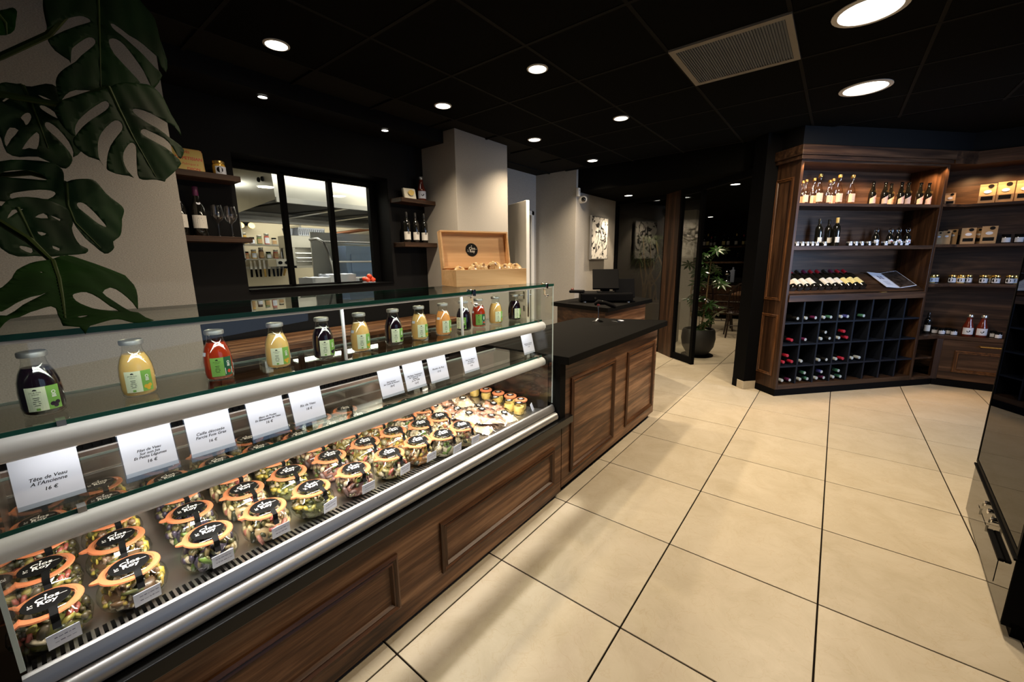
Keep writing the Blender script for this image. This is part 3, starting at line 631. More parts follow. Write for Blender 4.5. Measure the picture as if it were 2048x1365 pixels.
def bottle(kind, lab, loc, rz, sticker):
    if kind not in bm_:
        liq = mat(kind + ' juice', LIQ[kind], .08, spec=.6, coat=.6)
        if kind != 'dark berry': 
            b = liq.node_tree.nodes['Principled BSDF']; b.inputs['Subsurface Weight'].default_value = .35; b.inputs['Subsurface Radius'].default_value = (.02, .015, .008); b.inputs['Subsurface Scale'].default_value = .6
        t = thing('juice_bottle', lab, 'bottle')
        m = MB(); m.lathe(BPF, 28); m.done('glass_body', M['jarglass'], t, smooth=60)
        m = MB(); m.lathe([(0, .004), (.027, .004), (.0315, .008), (.0335, .02), (.0335, .055), (.0315, .076), (.0270, .094), (.0212, .107), (0, .108)], 26); m.done('juice', liq, t, smooth=60)
        m = MB(); m.lathe([(.0190, .1295), (.0228, .1300), (.0235, .1335), (.0232, .140), (.0215, .142), (.0205, .1412), (0, .141)], 26); m.done('cap', M['alu'], t, smooth=35)
        a0 = R(-120); rr = .0352; grn = mat('green label', (.20, .42, .08), .5) if 'lab' not in bm_ else bm_['lab'][0]; crm = mat('cream label', (.74, .79, .58), .5) if 'lab' not in bm_ else bm_['lab'][1]
        bm_['lab'] = (grn, crm); red = kind == 'red tomato'
        lo = .014; hi = .067
        lb = patch(rr, a0, a0+R(52), lo, hi).done('label', grn if red else crm, t)
        g2 = patch(rr, a0+R(52), a0+R(88), lo, hi).done('label_band', mat('dark green label', (.01, .09, .04), .5) if red else grn, t)
        ic = M['ink']; m = MB(); f = wrap(rr+.0004, a0+R(26), 0)
        m.add(text('Jus de fruits', .0038, .2), fn=wrap(rr+.0004, a0+R(26), .0545)); m.add(text('artisanal', .0032, .2), fn=wrap(rr+.0004, a0+R(26), .0505))
        for q in range(5):
            L2 = [.010, .008, .011, .012, .009][q]; z = .043-q*.0042
            v = [Vector((-L2/2, z)).to_3d(), Vector((L2/2, z)).to_3d(), Vector((L2/2, z+.0012)).to_3d(), Vector((-L2/2, z+.0012)).to_3d()]; m.quad([f(p) for p in v])
        v = [(-.0035, .0595), (.0035, .0595), (.0025, .062), (0, .063), (-.0025, .062)]; m.bm.faces.new([m.bm.verts.new(f(Vector((a, b_, 0)))) for a, b_ in v])
        m.done('lettering', ic, lb)
        m = MB(); m.quad([wrap(rr+.0004, a0+R(26), 0)(Vector(p)) for p in ((-.003, .0155, 0), (.003, .0155, 0), (.003, .0205, 0), (-.003, .0205, 0))]); m.done('emblem', grn, lb)
        m = MB(); m.add(text('BIO', .010, 0, .0003), fn=lambda p: wrap(rr+.0004, a0+R(70), .048)(Vector((-p.y+.0035, p.x, 0)))); m.done('lettering', M['logo'], g2)
        fr = {'dark berry': (.02, .005, .02), 'pale apple': (.75, .42, .03), 'golden pear': (.70, .40, .03), 'red tomato': (.8, .8, .78), 'orange apricot': (.75, .3, .03)}[kind]
        m = MB(); fm_ = mat(kind + ' fruit print', fr, .5)
        if red: m.quad([wrap(rr+.0004, a0+R(70), 0)(Vector(p)) for p in ((-.010, .018, 0), (.010, .018, 0), (.010, .036, 0), (-.010, .036, 0))])
        else:
            for cx_, cz_, cr_ in ((-.004, .026, .0048), (.004, .028, .0046), (.0005, .021, .0044)):
                m.bm.faces.new([m.bm.verts.new(wrap(rr+.0004, a0+R(70), 0)(Vector((cx_+cr_*math.cos(q*.7), cz_+cr_*math.sin(q*.7), 0)))) for q in range(9)])
        m.done('fruit_print', fm_, g2)
        if red:
            m = MB(); m.bm.faces.new([m.bm.verts.new(wrap(rr+.0006, a0+R(70), 0)(Vector((.005*math.cos(q*.7), .026+.005*math.sin(q*.7), 0)))) for q in range(9)]); m.done('fruit_print', M['red'], g2)
        m = patch(.0345, R(-168), R(-140), .072, .082, 4); m.done('price_sticker', M['paper'], t)
        for v_ in t.children[-1].data.vertices:
            k_ = (.0333 - (v_.co.z-.072)*.24 + .0008)/math.hypot(v_.co.x, v_.co.y); v_.co.x *= k_; v_.co.y *= k_
        bm_[kind] = t; bm_[kind + '_proto'] = t
        t.location = loc; t.rotation_euler = (0, 0, rz); t['group'] = 'juice bottles on the upper shelf'; t['sticker'] = 0
        return t
    t = dup(bm_[kind], loc, rz, lab, 'juice bottles on the upper shelf', skip=() if sticker else ('price_sticker',)); return t
BT = [(.028, 'dark berry', 0), (.189, 'pale apple', 0), (.363, 'red tomato', 1), (.523, 'pale apple', 0), (.671, 'dark berry', 0), (.811, 'golden pear', 1), (.958, 'dark berry', 0), (1.087, 'golden pear', 1), (1.221, 'orange apricot', 1), (1.350, 'dark berry', 0), (1.475, 'red tomato', 1), (1.605, 'golden pear', 0), (1.765, 'dark berry', 0)]
for i, (x, k, st) in enumerate(BT):
    b = bottle(k, '%s juice bottle with silver cap, %s along the upper shelf from the near end' % (k, ORD[i]), (x, 1.358+(.02 if i > 9 else 0), 1.0855), R([-12, -20, -17, -23, -16, -20, -20, -22, -18, -85, -42, -22, -20][i]), st)
for k_ in ('dark berry', 'pale apple', 'golden pear'):
    if k_ != 'golden pear':
        for c_ in list(bm_[k_].children):
            if c_.name.startswith('price_sticker'): bpy.data.objects.remove(c_)
# ================================================================ SERVICE COUNTER
cc = thing('service_counter', 'walnut panelled service counter at the far end of the display case', 'counter', (0, 0, 0))
m = MB(); m.prism([(1.942, 1.170), (3.525, 1.170), (3.30, 1.80), (1.942, 1.80)], .05, .842); m.done('cabinet', M['walnut'], cc)
m = MB(); m.prism([(1.96, 1.20), (3.49, 1.20), (3.28, 1.78), (1.96, 1.78)], .0, .05); m.done('plinth', M['black'], cc)
m = MB(); m.box(1.884, 1.942, 1.150, 1.80, .511, .842); m.done('end_panel', M['slab'], cc)
moulding(cc, 2.035, 2.655, .115, .722, 1.170, [M['mould'], M['mouldZ']]); moulding(cc, 2.872, 3.458, .125, .722, 1.170, [M['mould'], M['mouldZ']])
t = MB(); t.prism([(1.88, 1.095), (3.545, 1.095), (3.565, 1.125), (3.31, 1.82), (1.88, 1.82)], .842, .887); tag(t.done('worktop', M['slab'], bevel=.003), 'black laminate worktop slab with slanted tip on the walnut counter', 'worktop')
# barcode scanner on its stand, and the small tray
t = thing('barcode_scanner', 'black handheld barcode scanner hanging in a chrome round-footed stand', 'scanner', (3.16, 1.56, .887))
m = MB(); m.lathe([(.045, 0), (.047, .004), (.030, .012), (.012, .022), (.009, .03), (0, .031)], 24); m.done('foot', M['chrome'], t, smooth=60)
m = MB(); m.tube([(0, 0, .025), (.004, 0, .09), (0, .004, .15)], .0045); m.done('pole', M['chrome'], t, smooth=True)
m = MB(); m.tube([(-.01, .03, .15), (0, .0, .168), (.03, -.05, .162), (.06, -.10, .140), (.075, -.125, .125)], [.014, .022, .017, .02, .012], 10); m.done('scanner_body', M['black'], t, smooth=60)
m = MB(); m.lathe([(.016, 0), (.018, .02), (.010, .03)], 14, c=(0, 0, .138)); m.done('holder', mat('dark red holder', (.12, .02, .02), .4), t, smooth=50)
m = MB(); m.tube([(.01, -.03, .180), (.05, -.085, .160), (.07, -.12, .140)], .003, 6); m.done('chrome_strip', M['chrome'], t)
t = thing('coin_tray', 'small flat silver coin tray lying on the black worktop', 'tray', (3.27, 1.42, .887), R(-20))
m = MB(); m.box(-.05, .05, -.035, .035, 0, .006, bev=.002).box(-.045, .0, -.02, .02, .006, .010, bev=.001); m.done('plate', M['chrome'], t); m = MB(); m.box(.01, .04, -.02, .02, .006, .009); m.done('card_slip', M['paper'], t)
# till counter behind
tc_ = thing('till_counter', 'small raised walnut till counter with black top behind the service counter', 'counter', (0, 0, 0))
m = MB(); m.prism([(3.60, 1.70), (4.60, 1.68), (4.78, 2.36), (3.80, 2.36)], .0, .918); m.done('cabinet', M['walnut'], tc_)
m = MB(); m.prism([(3.590, 1.70), (3.600, 1.70), (3.800, 2.36), (3.790, 2.36)], .05, .918); m.done('end_panel', M['walnutY'], tc_)
m = MB(); m.prism([(3.555, 1.655), (4.68, 1.63), (4.88, 1.92), (4.9, 2.42), (3.77, 2.42)], .918, .96); m.done('worktop', M['slab'], tc_, bevel=.003)
t = thing('cash_drawer', 'black metal cash drawer on little feet under the till screens', 'cash drawer', (4.01, 1.885, .96), R(-58.3))
m = MB(); m.box(-.275, .275, 0, .38, .012, .098, bev=.004); m.done('housing', M['black'], t); m = MB(); m.box(-.26, .26, -.007, .0, .022, .088, bev=.002); m.done('drawer', M['black'], t)
m = MB(); m.lathe([(.010, 0), (.010, .006), (0, .006)], 12, mx=T(-.12, -.007, .05) @ Rx(R(90))); m.done('lock', M['chrome'], t)
for sx in (-.23, .23):
    m = MB(); m.lathe([(.016, 0), (.016, .012)], 12, c=(sx, .03, 0)); m.done('foot', M['trimring'], t)
def screen(nm, lab, loc, rz, tilt, w_, h_):
    t = thing(nm, lab, 'screen', loc, rz)
    m = MB(); m.box(-.09, .09, -.10, .10, 0, .012, bev=.003); m.done('base', M['black'], t)
    m = MB(); m.tube([(0, 0, .01), (0, .02, .06), (0, .01, .12)], [.04, .032, .026], 10); m.done('neck', M['black'], t, smooth=50)
    mx = T(0, 0, .12) @ Rx(R(tilt))
    m = MB(); m.box(-w_/2, w_/2, -.014, .014, -h_*.4, h_*.6, mx=mx, bev=.004); m.done('display', M['black'], t); m = MB(); m.box(-w_/2+.012, w_/2-.012, .014, .0148, -h_*.4+.012, h_*.6-.012, mx=mx); m.done('glass_face', M['black'], t)
    return t
t = screen('till_screen', 'taller tilted black till screen standing on the cash drawer', (4.15, 1.97, 1.058), R(-60), -35, .28, .25)
m = MB(); m.box(-.05, .05, .04, .10, .012, .03); m.done('card_reader', M['black'], t)
t = screen('customer_display', 'lower black customer screen beside the till, facing away', (4.27, 1.80, .96), R(-50), -16, .22, .21)
t = thing('payment_terminal', 'small dark payment terminal on the near edge of the cash drawer', 'card terminal', (3.93, 2.20, 1.058), R(20))
m = MB(); m.box(-.04, .04, -.08, .08, 0, .03, bev=.008); m.done('housing', M['black'], t); m = MB(); m.ball((0, .05, .035), .018, 2); m.done('round_top', mat('dark red knob', (.10, .025, .02), .3), t, smooth=True)
# bamboo cookie box standing on the glass top
BR = R(-21.4); cbx = thing('bamboo_box', 'open bamboo box with hinged lid and round black logo, on the glass top', 'box', (1.408, 1.459, 1.2845), BR)
BL, BD, BH, th = .407, .20, .083, .009
m = MB(); m.box(0, BL, 0, th, 0, BH).box(0, BL, BD-th, BD, 0, BH).box(0, th, th, BD-th, 0, BH).box(BL-th, BL, th, BD-th, 0, BH).box(th, BL-th, th, BD-th, 0, .008); m.done('box_body', M['bamboo'], cbx, bevel=.001)
LH = .2; lid = T(0, BD-.004, BH) @ Rx(R(-10))
m = MB(); m.box(0, BL, 0, .007, 0, LH, mx=lid).box(0, BL, -.032, 0, LH-th, LH, mx=lid).box(0, BL, -.032, 0, 0, th, mx=lid).box(0, th, -.032, 0, th, LH-th, mx=lid).box(BL-th, BL, -.032, 0, th, LH-th, mx=lid); lo = m.done('lid', M['bamboo'], cbx, bevel=.001)
mx = lid @ T(BL*.46, -.0012, LH*.52) @ Rx(R(90))
m = MB(); m.lathe([(0, .0004), (.036, .0003), (.0362, 0)], 28, mx=mx); m.done('round_label', M['label'], lo); m = logo_mesh(.86); bmesh.ops.transform(m.bm, matrix=mx @ T(0, 0, .001), verts=m.bm.verts); m.done('lettering', M['logo'], lo)
for sx in (.07, BL-.09):
    m = MB(); m.box(sx, sx+.02, BD-.002, BD+.001, BH-.012, BH+.012); m.done('hinge', M['gold'], cbx)
ckm = foodmat('cookie crumb', [(.62, .42, .18), (.50, .30, .11), (.68, .50, .25), (.20, .09, .03)], 90)
mb = MB(); mb.ball((0, 0, 0), .034, 3, (1, 1, .34)); r_ = random.Random(3)
for v in mb.bm.verts: v.co *= 1 + r_.uniform(-.05, .05)
ck = mb.done('cookie', ckm, smooth=True); ckme = ck.data
for i, (x, y, z, a, b_) in enumerate([(.045, .05, .060, 60, 10), (.125, .06, .062, 70, 30), (.150, .09, .072, 80, -20), (.178, .06, .070, 75, 15), (.205, .07, .060, 70, -30), (.238, .06, .078, 85, 40), (.262, .07, .080, 60, 0), (.288, .09, .066, 80, 20), (.312, .055, .064, 75, -15), (.350, .06, .070, 60, 25), (.374, .05, .068, 65, -10), (.08, .12, .05, 30, 0), (.33, .12, .06, 50, 0), (.22, .12, .055, 40, 0)]):
    o = ck if i == 0 else ck.copy()
    if i: COL.objects.link(o)
    o.location = T(1.408, 1.459, 1.2845) @ Rz(BR) @ Vector((x, y, z+.012)); o.rotation_euler = (R(a), R(b_), BR)
    tag(o, 'golden speckled biscuit in the bamboo box, %s of the heap from the near corner' % ORD[i], 'biscuit', 'biscuits in the bamboo box')

# ================================================================ THE BLACK NICHE: shelves, bench, what stands on them
def wallshelf(x0, x1, z0, z1, lab):
    m = MB(); m.box(x0, x1, 3.19, 3.365, z0, z1, bev=.002); return tag(m.done('wall_shelf', M['walnutS']), lab, 'shelf')
wallshelf(.716, 1.135, 1.945, 1.981, 'walnut wall shelf in the niche holding the yellow tin'); wallshelf(.716, 1.16, 1.552, 1.588, 'walnut wall shelf in the niche holding wine bottles and two glasses')
wallshelf(2.43, 2.838, 1.955, 1.992, 'short walnut wall shelf beside the pillar holding a white carton'); wallshelf(2.44, 2.838, 1.55, 1.592, 'short walnut wall shelf beside the pillar holding three dark bottles')
bn = thing('back_bench', 'low dark walnut work bench against the black wall behind the case', 'bench', (0, 0, 0))
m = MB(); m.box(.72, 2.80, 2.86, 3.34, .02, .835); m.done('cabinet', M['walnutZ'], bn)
for k in range(6):
    m = MB(); m.box(.72, 2.80, 2.85+k*.083, 2.85+k*.083+.080, .835, .87, bev=.002); m.done('board', M['walnut'], bn)
for k in range(4):
    m = MB(); m.box(.76+k*.515, .76+k*.515+.47, 2.845, 2.86, .10, .78, bev=.004); d_ = m.done('door', M['walnutS'], bn); m = MB(); m.box(.76+k*.515+.40, .76+k*.515+.42, 2.83, 2.846, .6, .72); m.done('handle', M['steel'], d_)
WINE = [(0, .002), (.034, 0), (.0375, .006), (.0375, .19), (.034, .212), (.018, .238), (.0142, .25), (.0142, .296), (.0155, .298), (.0155, .306), (0, .307)]
BURG = [(0, .002), (.038, 0), (.041, .006), (.041, .15), (.036, .18), (.020, .222), (.0145, .25), (.0142, .296), (.0155, .298), (.0155, .306), (0, .307)]
capm = {'p': mat('purple capsule', (.085, .012, .055), .35), 'r': mat('red capsule', (.30, .012, .03), .35), 'k': mat('black capsule', (.012, .012, .012), .3), 'w': mat('pale capsule end', (.33, .37, .38), .3), 'g': mat('green capsule', (.05, .16, .11), .35), 'b': mat('blue capsule', (.06, .07, .28), .35), 'y': mat('gold capsule', (.5, .36, .12), .3)}
def winebottle(name, lab, loc, prof, cap, labm, lz=(.05, .13), s=1.0, rot=None, grp=None, glassm=None, seg=20, face=-90, medal=False, half=62, band=None):
    t = thing(name, lab, 'bottle', loc, group=grp, rot=rot or (0, 0, 0)); t.scale = (s, s, s)
    m = MB(); m.lathe(prof, seg); m.done('bottle_body', glassm or M['bottle_dark'], t, smooth=50)
    m = MB(); m.lathe([(.0150, .252), (.0160, .254), (.0160, .3065), (.0150, .3085), (0, .3088)], 14); m.done('capsule', capm[cap], t, smooth=40)
    R0 = max(p[0] for p in prof) + .0006
    if labm: 
        l_ = patch(R0, R(face-half), R(face+half), lz[0], lz[1]).done('label', labm, t)
        m = MB()
        for q in range(3):
            a = .010+.004*((q*7) % 3); z = lz[1]-.02-q*.014
            m.quad([wrap(R0+.0005, R(face), 0)(Vector(p)) for p in ((-a, z, 0), (a, z, 0), (a, z+.003, 0), (-a, z+.003, 0))])
        m.done('print', M['greyink'], l_)
        if band:
            m = MB(); m.bm.faces.new([m.bm.verts.new(wrap(R0+.0007, R(face+14), 0)(Vector((.012*math.cos(q*.7), lz[1]-.012+.012*math.sin(q*.7), 0)))) for q in range(9)]); m.done('round_mark', band, l_)
    if medal:
        m = MB(); m.lathe([(0, .0012), (.011, .001), (.0115, 0)], 14, mx=T(0, -.0255, .205) @ Rx(R(90-32)) ); m.done('neck_seal', M['paper'], t)
    return t
LBL = mat('off white wine label', (.62, .60, .56), .6); LBY = mat('yellow wine label', (.68, .58, .25), .6); LBP = mat('pink cream label', (.70, .48, .36), .6)
winebottle('wine_bottle', 'red wine bottle with purple capsule and neck seal on the niche shelf', (.893, 3.275, 1.588), BURG, 'p', LBL, medal=True, face=-100)
winebottle('wine_bottle', 'wine bottle half hidden behind the beige wall edge on the niche shelf', (.792, 3.275, 1.588), BURG, 'k', LBL, medal=True, face=-100)
GL = [(0, .0), (.034, .0), (.033, .003), (.006, .008), (.004, .02), (.004, .085), (.010, .097), (.028, .112), (.038, .135), (.038, .155), (.030, .205)]
for i, x in enumerate((.995, 1.072)):
    t = thing('wine_glass', ['stemmed wine glass nearest the wine bottle on the niche shelf', 'stemmed wine glass nearest the window frame on the niche shelf'][i], 'wine glass', (x, 3.275, 1.588), group='wine glasses on the niche shelf')
    m = MB(); m.lathe(GL[:6], 20); m.done('stem', M['stemware'], t, smooth=60); m = MB(); m.lathe(GL[5:], 24); m.done('bowl', M['stemware'], t, smooth=60)
ytin = mat('yellow enamel tin', (.70, .50, .12), .45)
t = thing('yellow_tin', 'flat yellow gingerbread tin with red lettering leaning on the niche shelf', 'tin', (.868, 3.30, 1.981), R(-3))
mx = Rx(R(-8)); m = MB(); m.prism([(-.105, 0), (.105, 0), (.105, .135), (.10, .147), (.09, .152), (-.09, .152), (-.10, .147), (-.105, .135)], -.02, 0, mx=mx @ Rx(R(90)) @ T(0, 0, -.0)); m.done('body', ytin, t, bevel=.003)
m = MB(); rx = mx @ Rx(R(90))
m.add(text('PAVÉS', .020, 0, .0004), rx @ T(.01, .122, .0008)); m.add(text('SANTA PETISIAN', .026, .1, .0008), rx @ T(.0, .082, .0008)); m.add(text('DIJON', .024, 0, .0006), rx @ T(.045, .018, .0008)); m.add(text('Fabrique à', .020, .3), rx @ T(.03, .05, .0008)); m.done('lettering', M['red'], t)
m = MB()
for a in ((-.101, .101, .003, .0045), (-.101, .101, .146, .1475), (-.101, -.0995, .003, .147), (.0995, .101, .003, .147)): m.quad([rx @ Vector(p) for p in ((a[0], a[2], .0006), (a[1], a[2], .0006), (a[1], a[3], .0006), (a[0], a[3], .0006))])
m.done('border_line', M['red'], t)
def smalljar(lab, loc, r, h, body, lidm, labm, name='preserve_pot', grp=None, rz=0, mark=True, rot=None):
    t = thing(name, lab, 'jar', loc, rz, grp, rot=rot)
    m = MB(); m.lathe([(0, 0), (r*.92, 0), (r, h*.06), (r, h*.66), (r*.88, h*.78), (r*.86, h*.8)], 20); m.done('body', body, t, smooth=50)
    m = MB(); m.lathe([(r*.92, h*.79), (r*.95, h*.8), (r*.95, h*.96), (r*.9, h), (0, h)], 20); m.done('lid', lidm, t, smooth=40)
    l_ = patch(r+.0006, R(-150), R(-20), h*.1, h*.62).done('label', labm, t)
    if mark:
        m = MB(); m.bm.faces.new([m.bm.verts.new(wrap(r+.0012, R(-112), 0)(Vector((h*.2*math.cos(q*.63), h*.38+h*.2*math.sin(q*.63), 0)))) for q in range(10)]); m.done('round_mark', M['label'], l_)
        m = MB()
        for q in range(3):
            z = h*(.28+.1*q); m.quad([wrap(r+.0012, R(-68), 0)(Vector(p)) for p in ((-r*.3, z, 0), (r*.3, z, 0), (r*.3, z+h*.03, 0), (-r*.3, z+h*.03, 0))])
        m.done('print', M['greyink'], l_)
    return t
mustard = mat('mustard jar glass', (.55, .33, .05), .15, coat=.5)
smalljar('amber jar with gold lid and white label on the niche shelf', (1.045, 3.275, 1.981), .037, .092, mustard, M['gold'], M['paper'], rz=R(10))
t = thing('white_carton', 'small crumpled white carton with yellow print on the short shelf', 'carton', (2.585, 3.27, 1.992), R(-12)); ws = mat('white card yellow print', (.80, .76, .62), .6)
m = MB(); m.box(-.062, .062, -.02, .02, 0, .10, bev=.006)
for v in m.bm.verts: v.co.x += .012*math.sin(v.co.z*40); v.co.y += .006*math.sin(v.co.x*50)
m.done('carton_body', ws, t); m = MB(); m.bm.faces.new([m.bm.verts.new((.005+.03*math.cos(q*.5)*(1+.2*math.sin(q*2.3)), -.034, .06+.026*math.sin(q*.5))) for q in range(12)]); m.done('yellow_print', ytin, t)
pass_g = mat('tomato juice glass', (.11, .018, .010), .1, coat=.6)
def sauce(lab, loc, s=1.0, dark=False, grp=None, rz=0):
    t = thing('sauce_bottle', lab, 'bottle', loc, rz, grp); t.scale = (s, s, s)
    m = MB(); m.lathe([(0, 0), (.034, 0), (.038, .006), (.038, .085), (.034, .10), (.022, .14), (.018, .165), (.018, .18)], 20); m.done('bottle_body', M['bottle_dark'] if dark else pass_g, t, smooth=50)
    m = MB(); m.lathe([(.021, .178), (.023, .18), (.023, .20), (.021, .203), (0, .203)], 18); m.done('cap', M['steel'], t, smooth=40)
    l_ = patch(.0387, R(-150), R(-30), .02, .082).done('label', M['paper'], t)
    m = MB(); m.bm.faces.new([m.bm.verts.new(wrap(.0393, R(-90), 0)(Vector((.013*math.cos(q*.7), .052+.014*math.sin(q*.7)*(.6+.4*math.cos(q)), 0)))) for q in range(9)]); m.done('round_mark', M['label'], l_)
    return t
sauce('red sauce bottle with white label on the short upper shelf', (2.738, 3.275, 1.992), 1.12, rz=R(-25))
for i, x in enumerate((2.536, 2.640, 2.748)): winebottle('dark_bottle', 'dark slim bottle with white and black label on the short lower shelf, %s' % ['nearest the window', 'middle of three', 'nearest the pillar'][i], (x, 3.275, 1.592), WINE, 'k', LBL, (.03, .11), .92, grp='dark bottles on the short lower shelf', face=-115, band=M['label'], rot=(0, 0, R([0, 6, -5][i])))
# tomatoes in the window corner
t = thing('tomato_bunch', 'bunch of red tomatoes on a small plate in the window corner', 'tomatoes', (2.20, 3.45, 1.222))
m = MB(); m.lathe([(0, 0), (.055, 0), (.062, .006), (.058, .008), (0, .004)], 20); m.done('plate', M['paper'], t, smooth=50)
for x, y, z in ((-.028, -.02, .028), (.026, -.024, .028), (.0, .024, .03), (-.002, -.012, .062), (.035, .018, .04), (-.036, .016, .036)):
    m = MB(); m.ball((x, y, z), .025, 2, (1, 1, .88)); m.done('tomato', M['red'], t, smooth=True)
m = MB(); m.tube([(-.03, 0, .06), (0, .0, .088), (.03, .01, .07)], .003, 6); m.done('vine', M['stem'], t)

# wall devices and picture
t = thing('security_camera', 'white dome security camera on the wall corner above the picture', 'camera', (5.20, 2.88, 2.225))
m = MB(); m.lathe([(0, .06), (.05, .06), (.052, .02), (.046, .0)], 22, mx=Rx(R(90)) @ T(0, 0, -.02)); m.ball((0, -.045, 0), .05, 3); m.done('dome_housing', M['white'], t, smooth=60)
m = MB(); m.ball((.0, -.0, 0), .036, 3, mi=0); o = m.done('lens', M['bottle_dark'], t, smooth=True); o.location = (-.019, -.055, -.003)
t = thing('wall_sensor', 'small white motion sensor box high on the wall corner', 'sensor', (5.10, 2.862, 2.31))
m = MB(); m.box(-.025, .025, -.02, .022, -.055, .055, bev=.006); m.done('housing', M['white'], t); m = MB(); m.lathe([(0, .002), (.008, .002), (.008, 0)], 12, mx=T(0, -.02, .025) @ Rx(R(90))); m.done('eye', M['label'], t)
t = thing('framed_picture', 'black and white abstract ink picture on the beige wall under a spotlight', 'picture', (5.705, 2.855, 1.725))
pm, nt, b = _new('ink wash picture'); N = nt.nodes.new; L = nt.links.new
tcn = N('ShaderNodeTexCoord'); nz = N('ShaderNodeTexNoise'); nz.inputs['Scale'].default_value = 4.5; nz.inputs['Detail'].default_value = 8; nz.inputs['Distortion'].default_value = 3.5; L(tcn.outputs['Object'], nz.inputs['Vector'])
rp = N('ShaderNodeValToRGB'); rp.color_ramp.elements[0].position = .42; rp.color_ramp.elements[0].color = (.012, .012, .014, 1); rp.color_ramp.elements[1].position = .47; rp.color_ramp.elements[1].color = (.72, .70, .66, 1); L(nz.outputs['Fac'], rp.inputs['Fac']); L(rp.outputs['Color'], b.inputs['Base Color'])
m = MB(); m.box(-.268, .268, -.028, -.012, -.30, .30); m.done('canvas', pm, t); m = MB()
for a in ((-.275, -.262, -.31, .31), (.262, .275, -.31, .31), (-.262, .262, -.31, -.297), (-.262, .262, .297, .31)): m.box(a[0], a[1], -.034, -.008, a[2], a[3])
m.done('frame', M['alu'], t)
m = MB(); m.box(-.2, .2, -.012, .03, -.2, .2); m.done('mount', M['black'], t)
m = MB()
for sx in (-1, 1): m.tube([(sx*.03, -.0295, .24), (sx*.035, -.0295, .08), (sx*.05, -.0295, -.02), (sx*.11, -.0295, -.12), (sx*.12, -.0295, -.20)], .004, 5)
m.done('ink_line', M['ink'], t)

# ================================================================ KITCHEN BEYOND THE WINDOW
hd = thing('extractor_hood', 'large stainless steel kitchen extractor hood seen through the window', 'extractor hood', (0, 0, 0))
m = MB(); P = [(1.76, 4.19), (1.95, 5.93), (5.0, 5.93), (5.0, 4.19)]; P2 = [(1.76, 4.24), (1.95, 5.93), (5.0, 5.93), (5.0, 4.24)]
bot = [m.bm.verts.new((x, y, 2.0)) for x, y in P]; top = [m.bm.verts.new((x, y+.05 if y < 5 else y, 2.49)) for x, y in P]
for i in range(4): m.bm.faces.new((bot[i], bot[(i+1) % 4], top[(i+1) % 4], top[i]))
m.bm.faces.new(top); m.done('canopy', M['steel'], hd)
m = MB(); m.box(1.76, 5.0, 4.17, 4.20, 1.975, 2.02); m.done('front_rim', M['alu'], hd); m = MB(); m.box(1.95, 5.0, 5.80, 5.95, 1.93, 2.0); m.done('back_rim', M['alu'], hd)
for k in range(5):
    m = MB(); m.box(-.28, .28, -.80, .80, -.01, .01); 
    o = m.done('grease_filter', mat('dark filter mesh', (.012, .012, .012), .7), hd); o.location = (2.22+k*.6, 5.0, 2.03); o.rotation_euler = (R(2), 0, 0)
for k in range(4):
    m = MB(); m.box(2.49+k*.6, 2.55+k*.6, 4.22, 5.82, 1.985, 2.0); m.done('filter_bar', M['steel'], hd)
t = thing('kitchen_socket', 'pair of small black sockets on the hood side', 'socket', (1.785, 4.52, 2.22), R(6))
for k in range(2):
    m = MB(); m.lathe([(0, .012), (.022, .012), (.024, 0)], 14, mx=T(0, k*.07-.035, 0) @ Ry(R(-90))); m.done('socket', M['black'], t)
def shelfunit(name, lab, loc, w_, d_, levels, mt, rz=0):
    t = thing(name, lab, 'shelf', loc, rz)
    for z in levels:
        m = MB(); m.box(0, w_, 0, d_, z-.02, z); m.done('board', mt, t)
    for x in (0, w_-.03):
        m = MB(); m.box(x, x+.03, 0, d_, levels[0]-.04, levels[-1]+.3); m.done('upright', mt, t)
    return t
shelfunit('spice_shelf', 'kitchen wall shelf with spice jars under the hood', (2.25, 6.6, 0), .85, .3, [1.485, 1.69], M['steel'])
spc = [(.45, .12, .03), (.5, .3, .05), (.12, .05, .02), (.08, .14, .04), (.35, .07, .04), (.5, .45, .35), (.12, .14, .3)]
for i in range(16):
    lv = i // 8; x = 2.33+(i % 8)*.10; h = .10+.06*((i*7) % 3)/2; r = .034
    smalljar('spice jar on the %s board of the kitchen shelf, %s from the near end' % (['lower', 'upper'][lv], ORD[i % 8]), (x, 6.72, [1.485, 1.69][lv]), r, h, mat('spice %d' % i, spc[i % 7], .3), M['steel'] if i % 3 else M['black'], M['paper'] if i % 2 else M['kraft'], 'spice_jar', 'spice jars on the kitchen shelf', mark=False)
m = MB(); m.box(2.3, 3.05, 6.975, 6.998, 1.33, 1.37); tag(m.done('magnet_rail', M['steel']), 'steel magnetic knife rail on the kitchen wall', 'rail')
for i in range(9):
    x = 2.46+i*.062; t = thing('kitchen_knife', 'kitchen knife hanging blade up on the magnetic rail, %s from the near end' % ORD[i], 'knife', (x, 6.965, 1.33), group='knives on the rail', rot=(0, R([2, -3, 1, 0, 3, -2, 2, 12, 20][i]), 0))
    m = MB(); m.prism([(-.016, 0), (.016, 0), (.014, .10+.02*(i % 4)), (-.012, .17+.02*(i % 4))], -.0015, .0015, mx=Rx(R(90))); m.done('blade', M['chrome'], t); m = MB(); m.box(-.013, .013, -.009, .009, -.12, 0, bev=.003); m.done('handle', [M['black'], M['black'], M['black'], M['gold'], M['black']][i % 5], t)
t = thing('salamander_grill', 'stainless wall grill oven with wire rack in the kitchen', 'grill', (2.49, 5.6, 1.35))
m = MB(); m.box(-.03, .49, 0, .33, .26, .42, bev=.005).box(0, .03, 0, .33, 0, .26).box(.43, .46, 0, .33, 0, .26).box(0, .46, .29, .33, 0, .26).box(0, .46, 0, .33, 0, .03); m.done('housing', M['steel'], t)
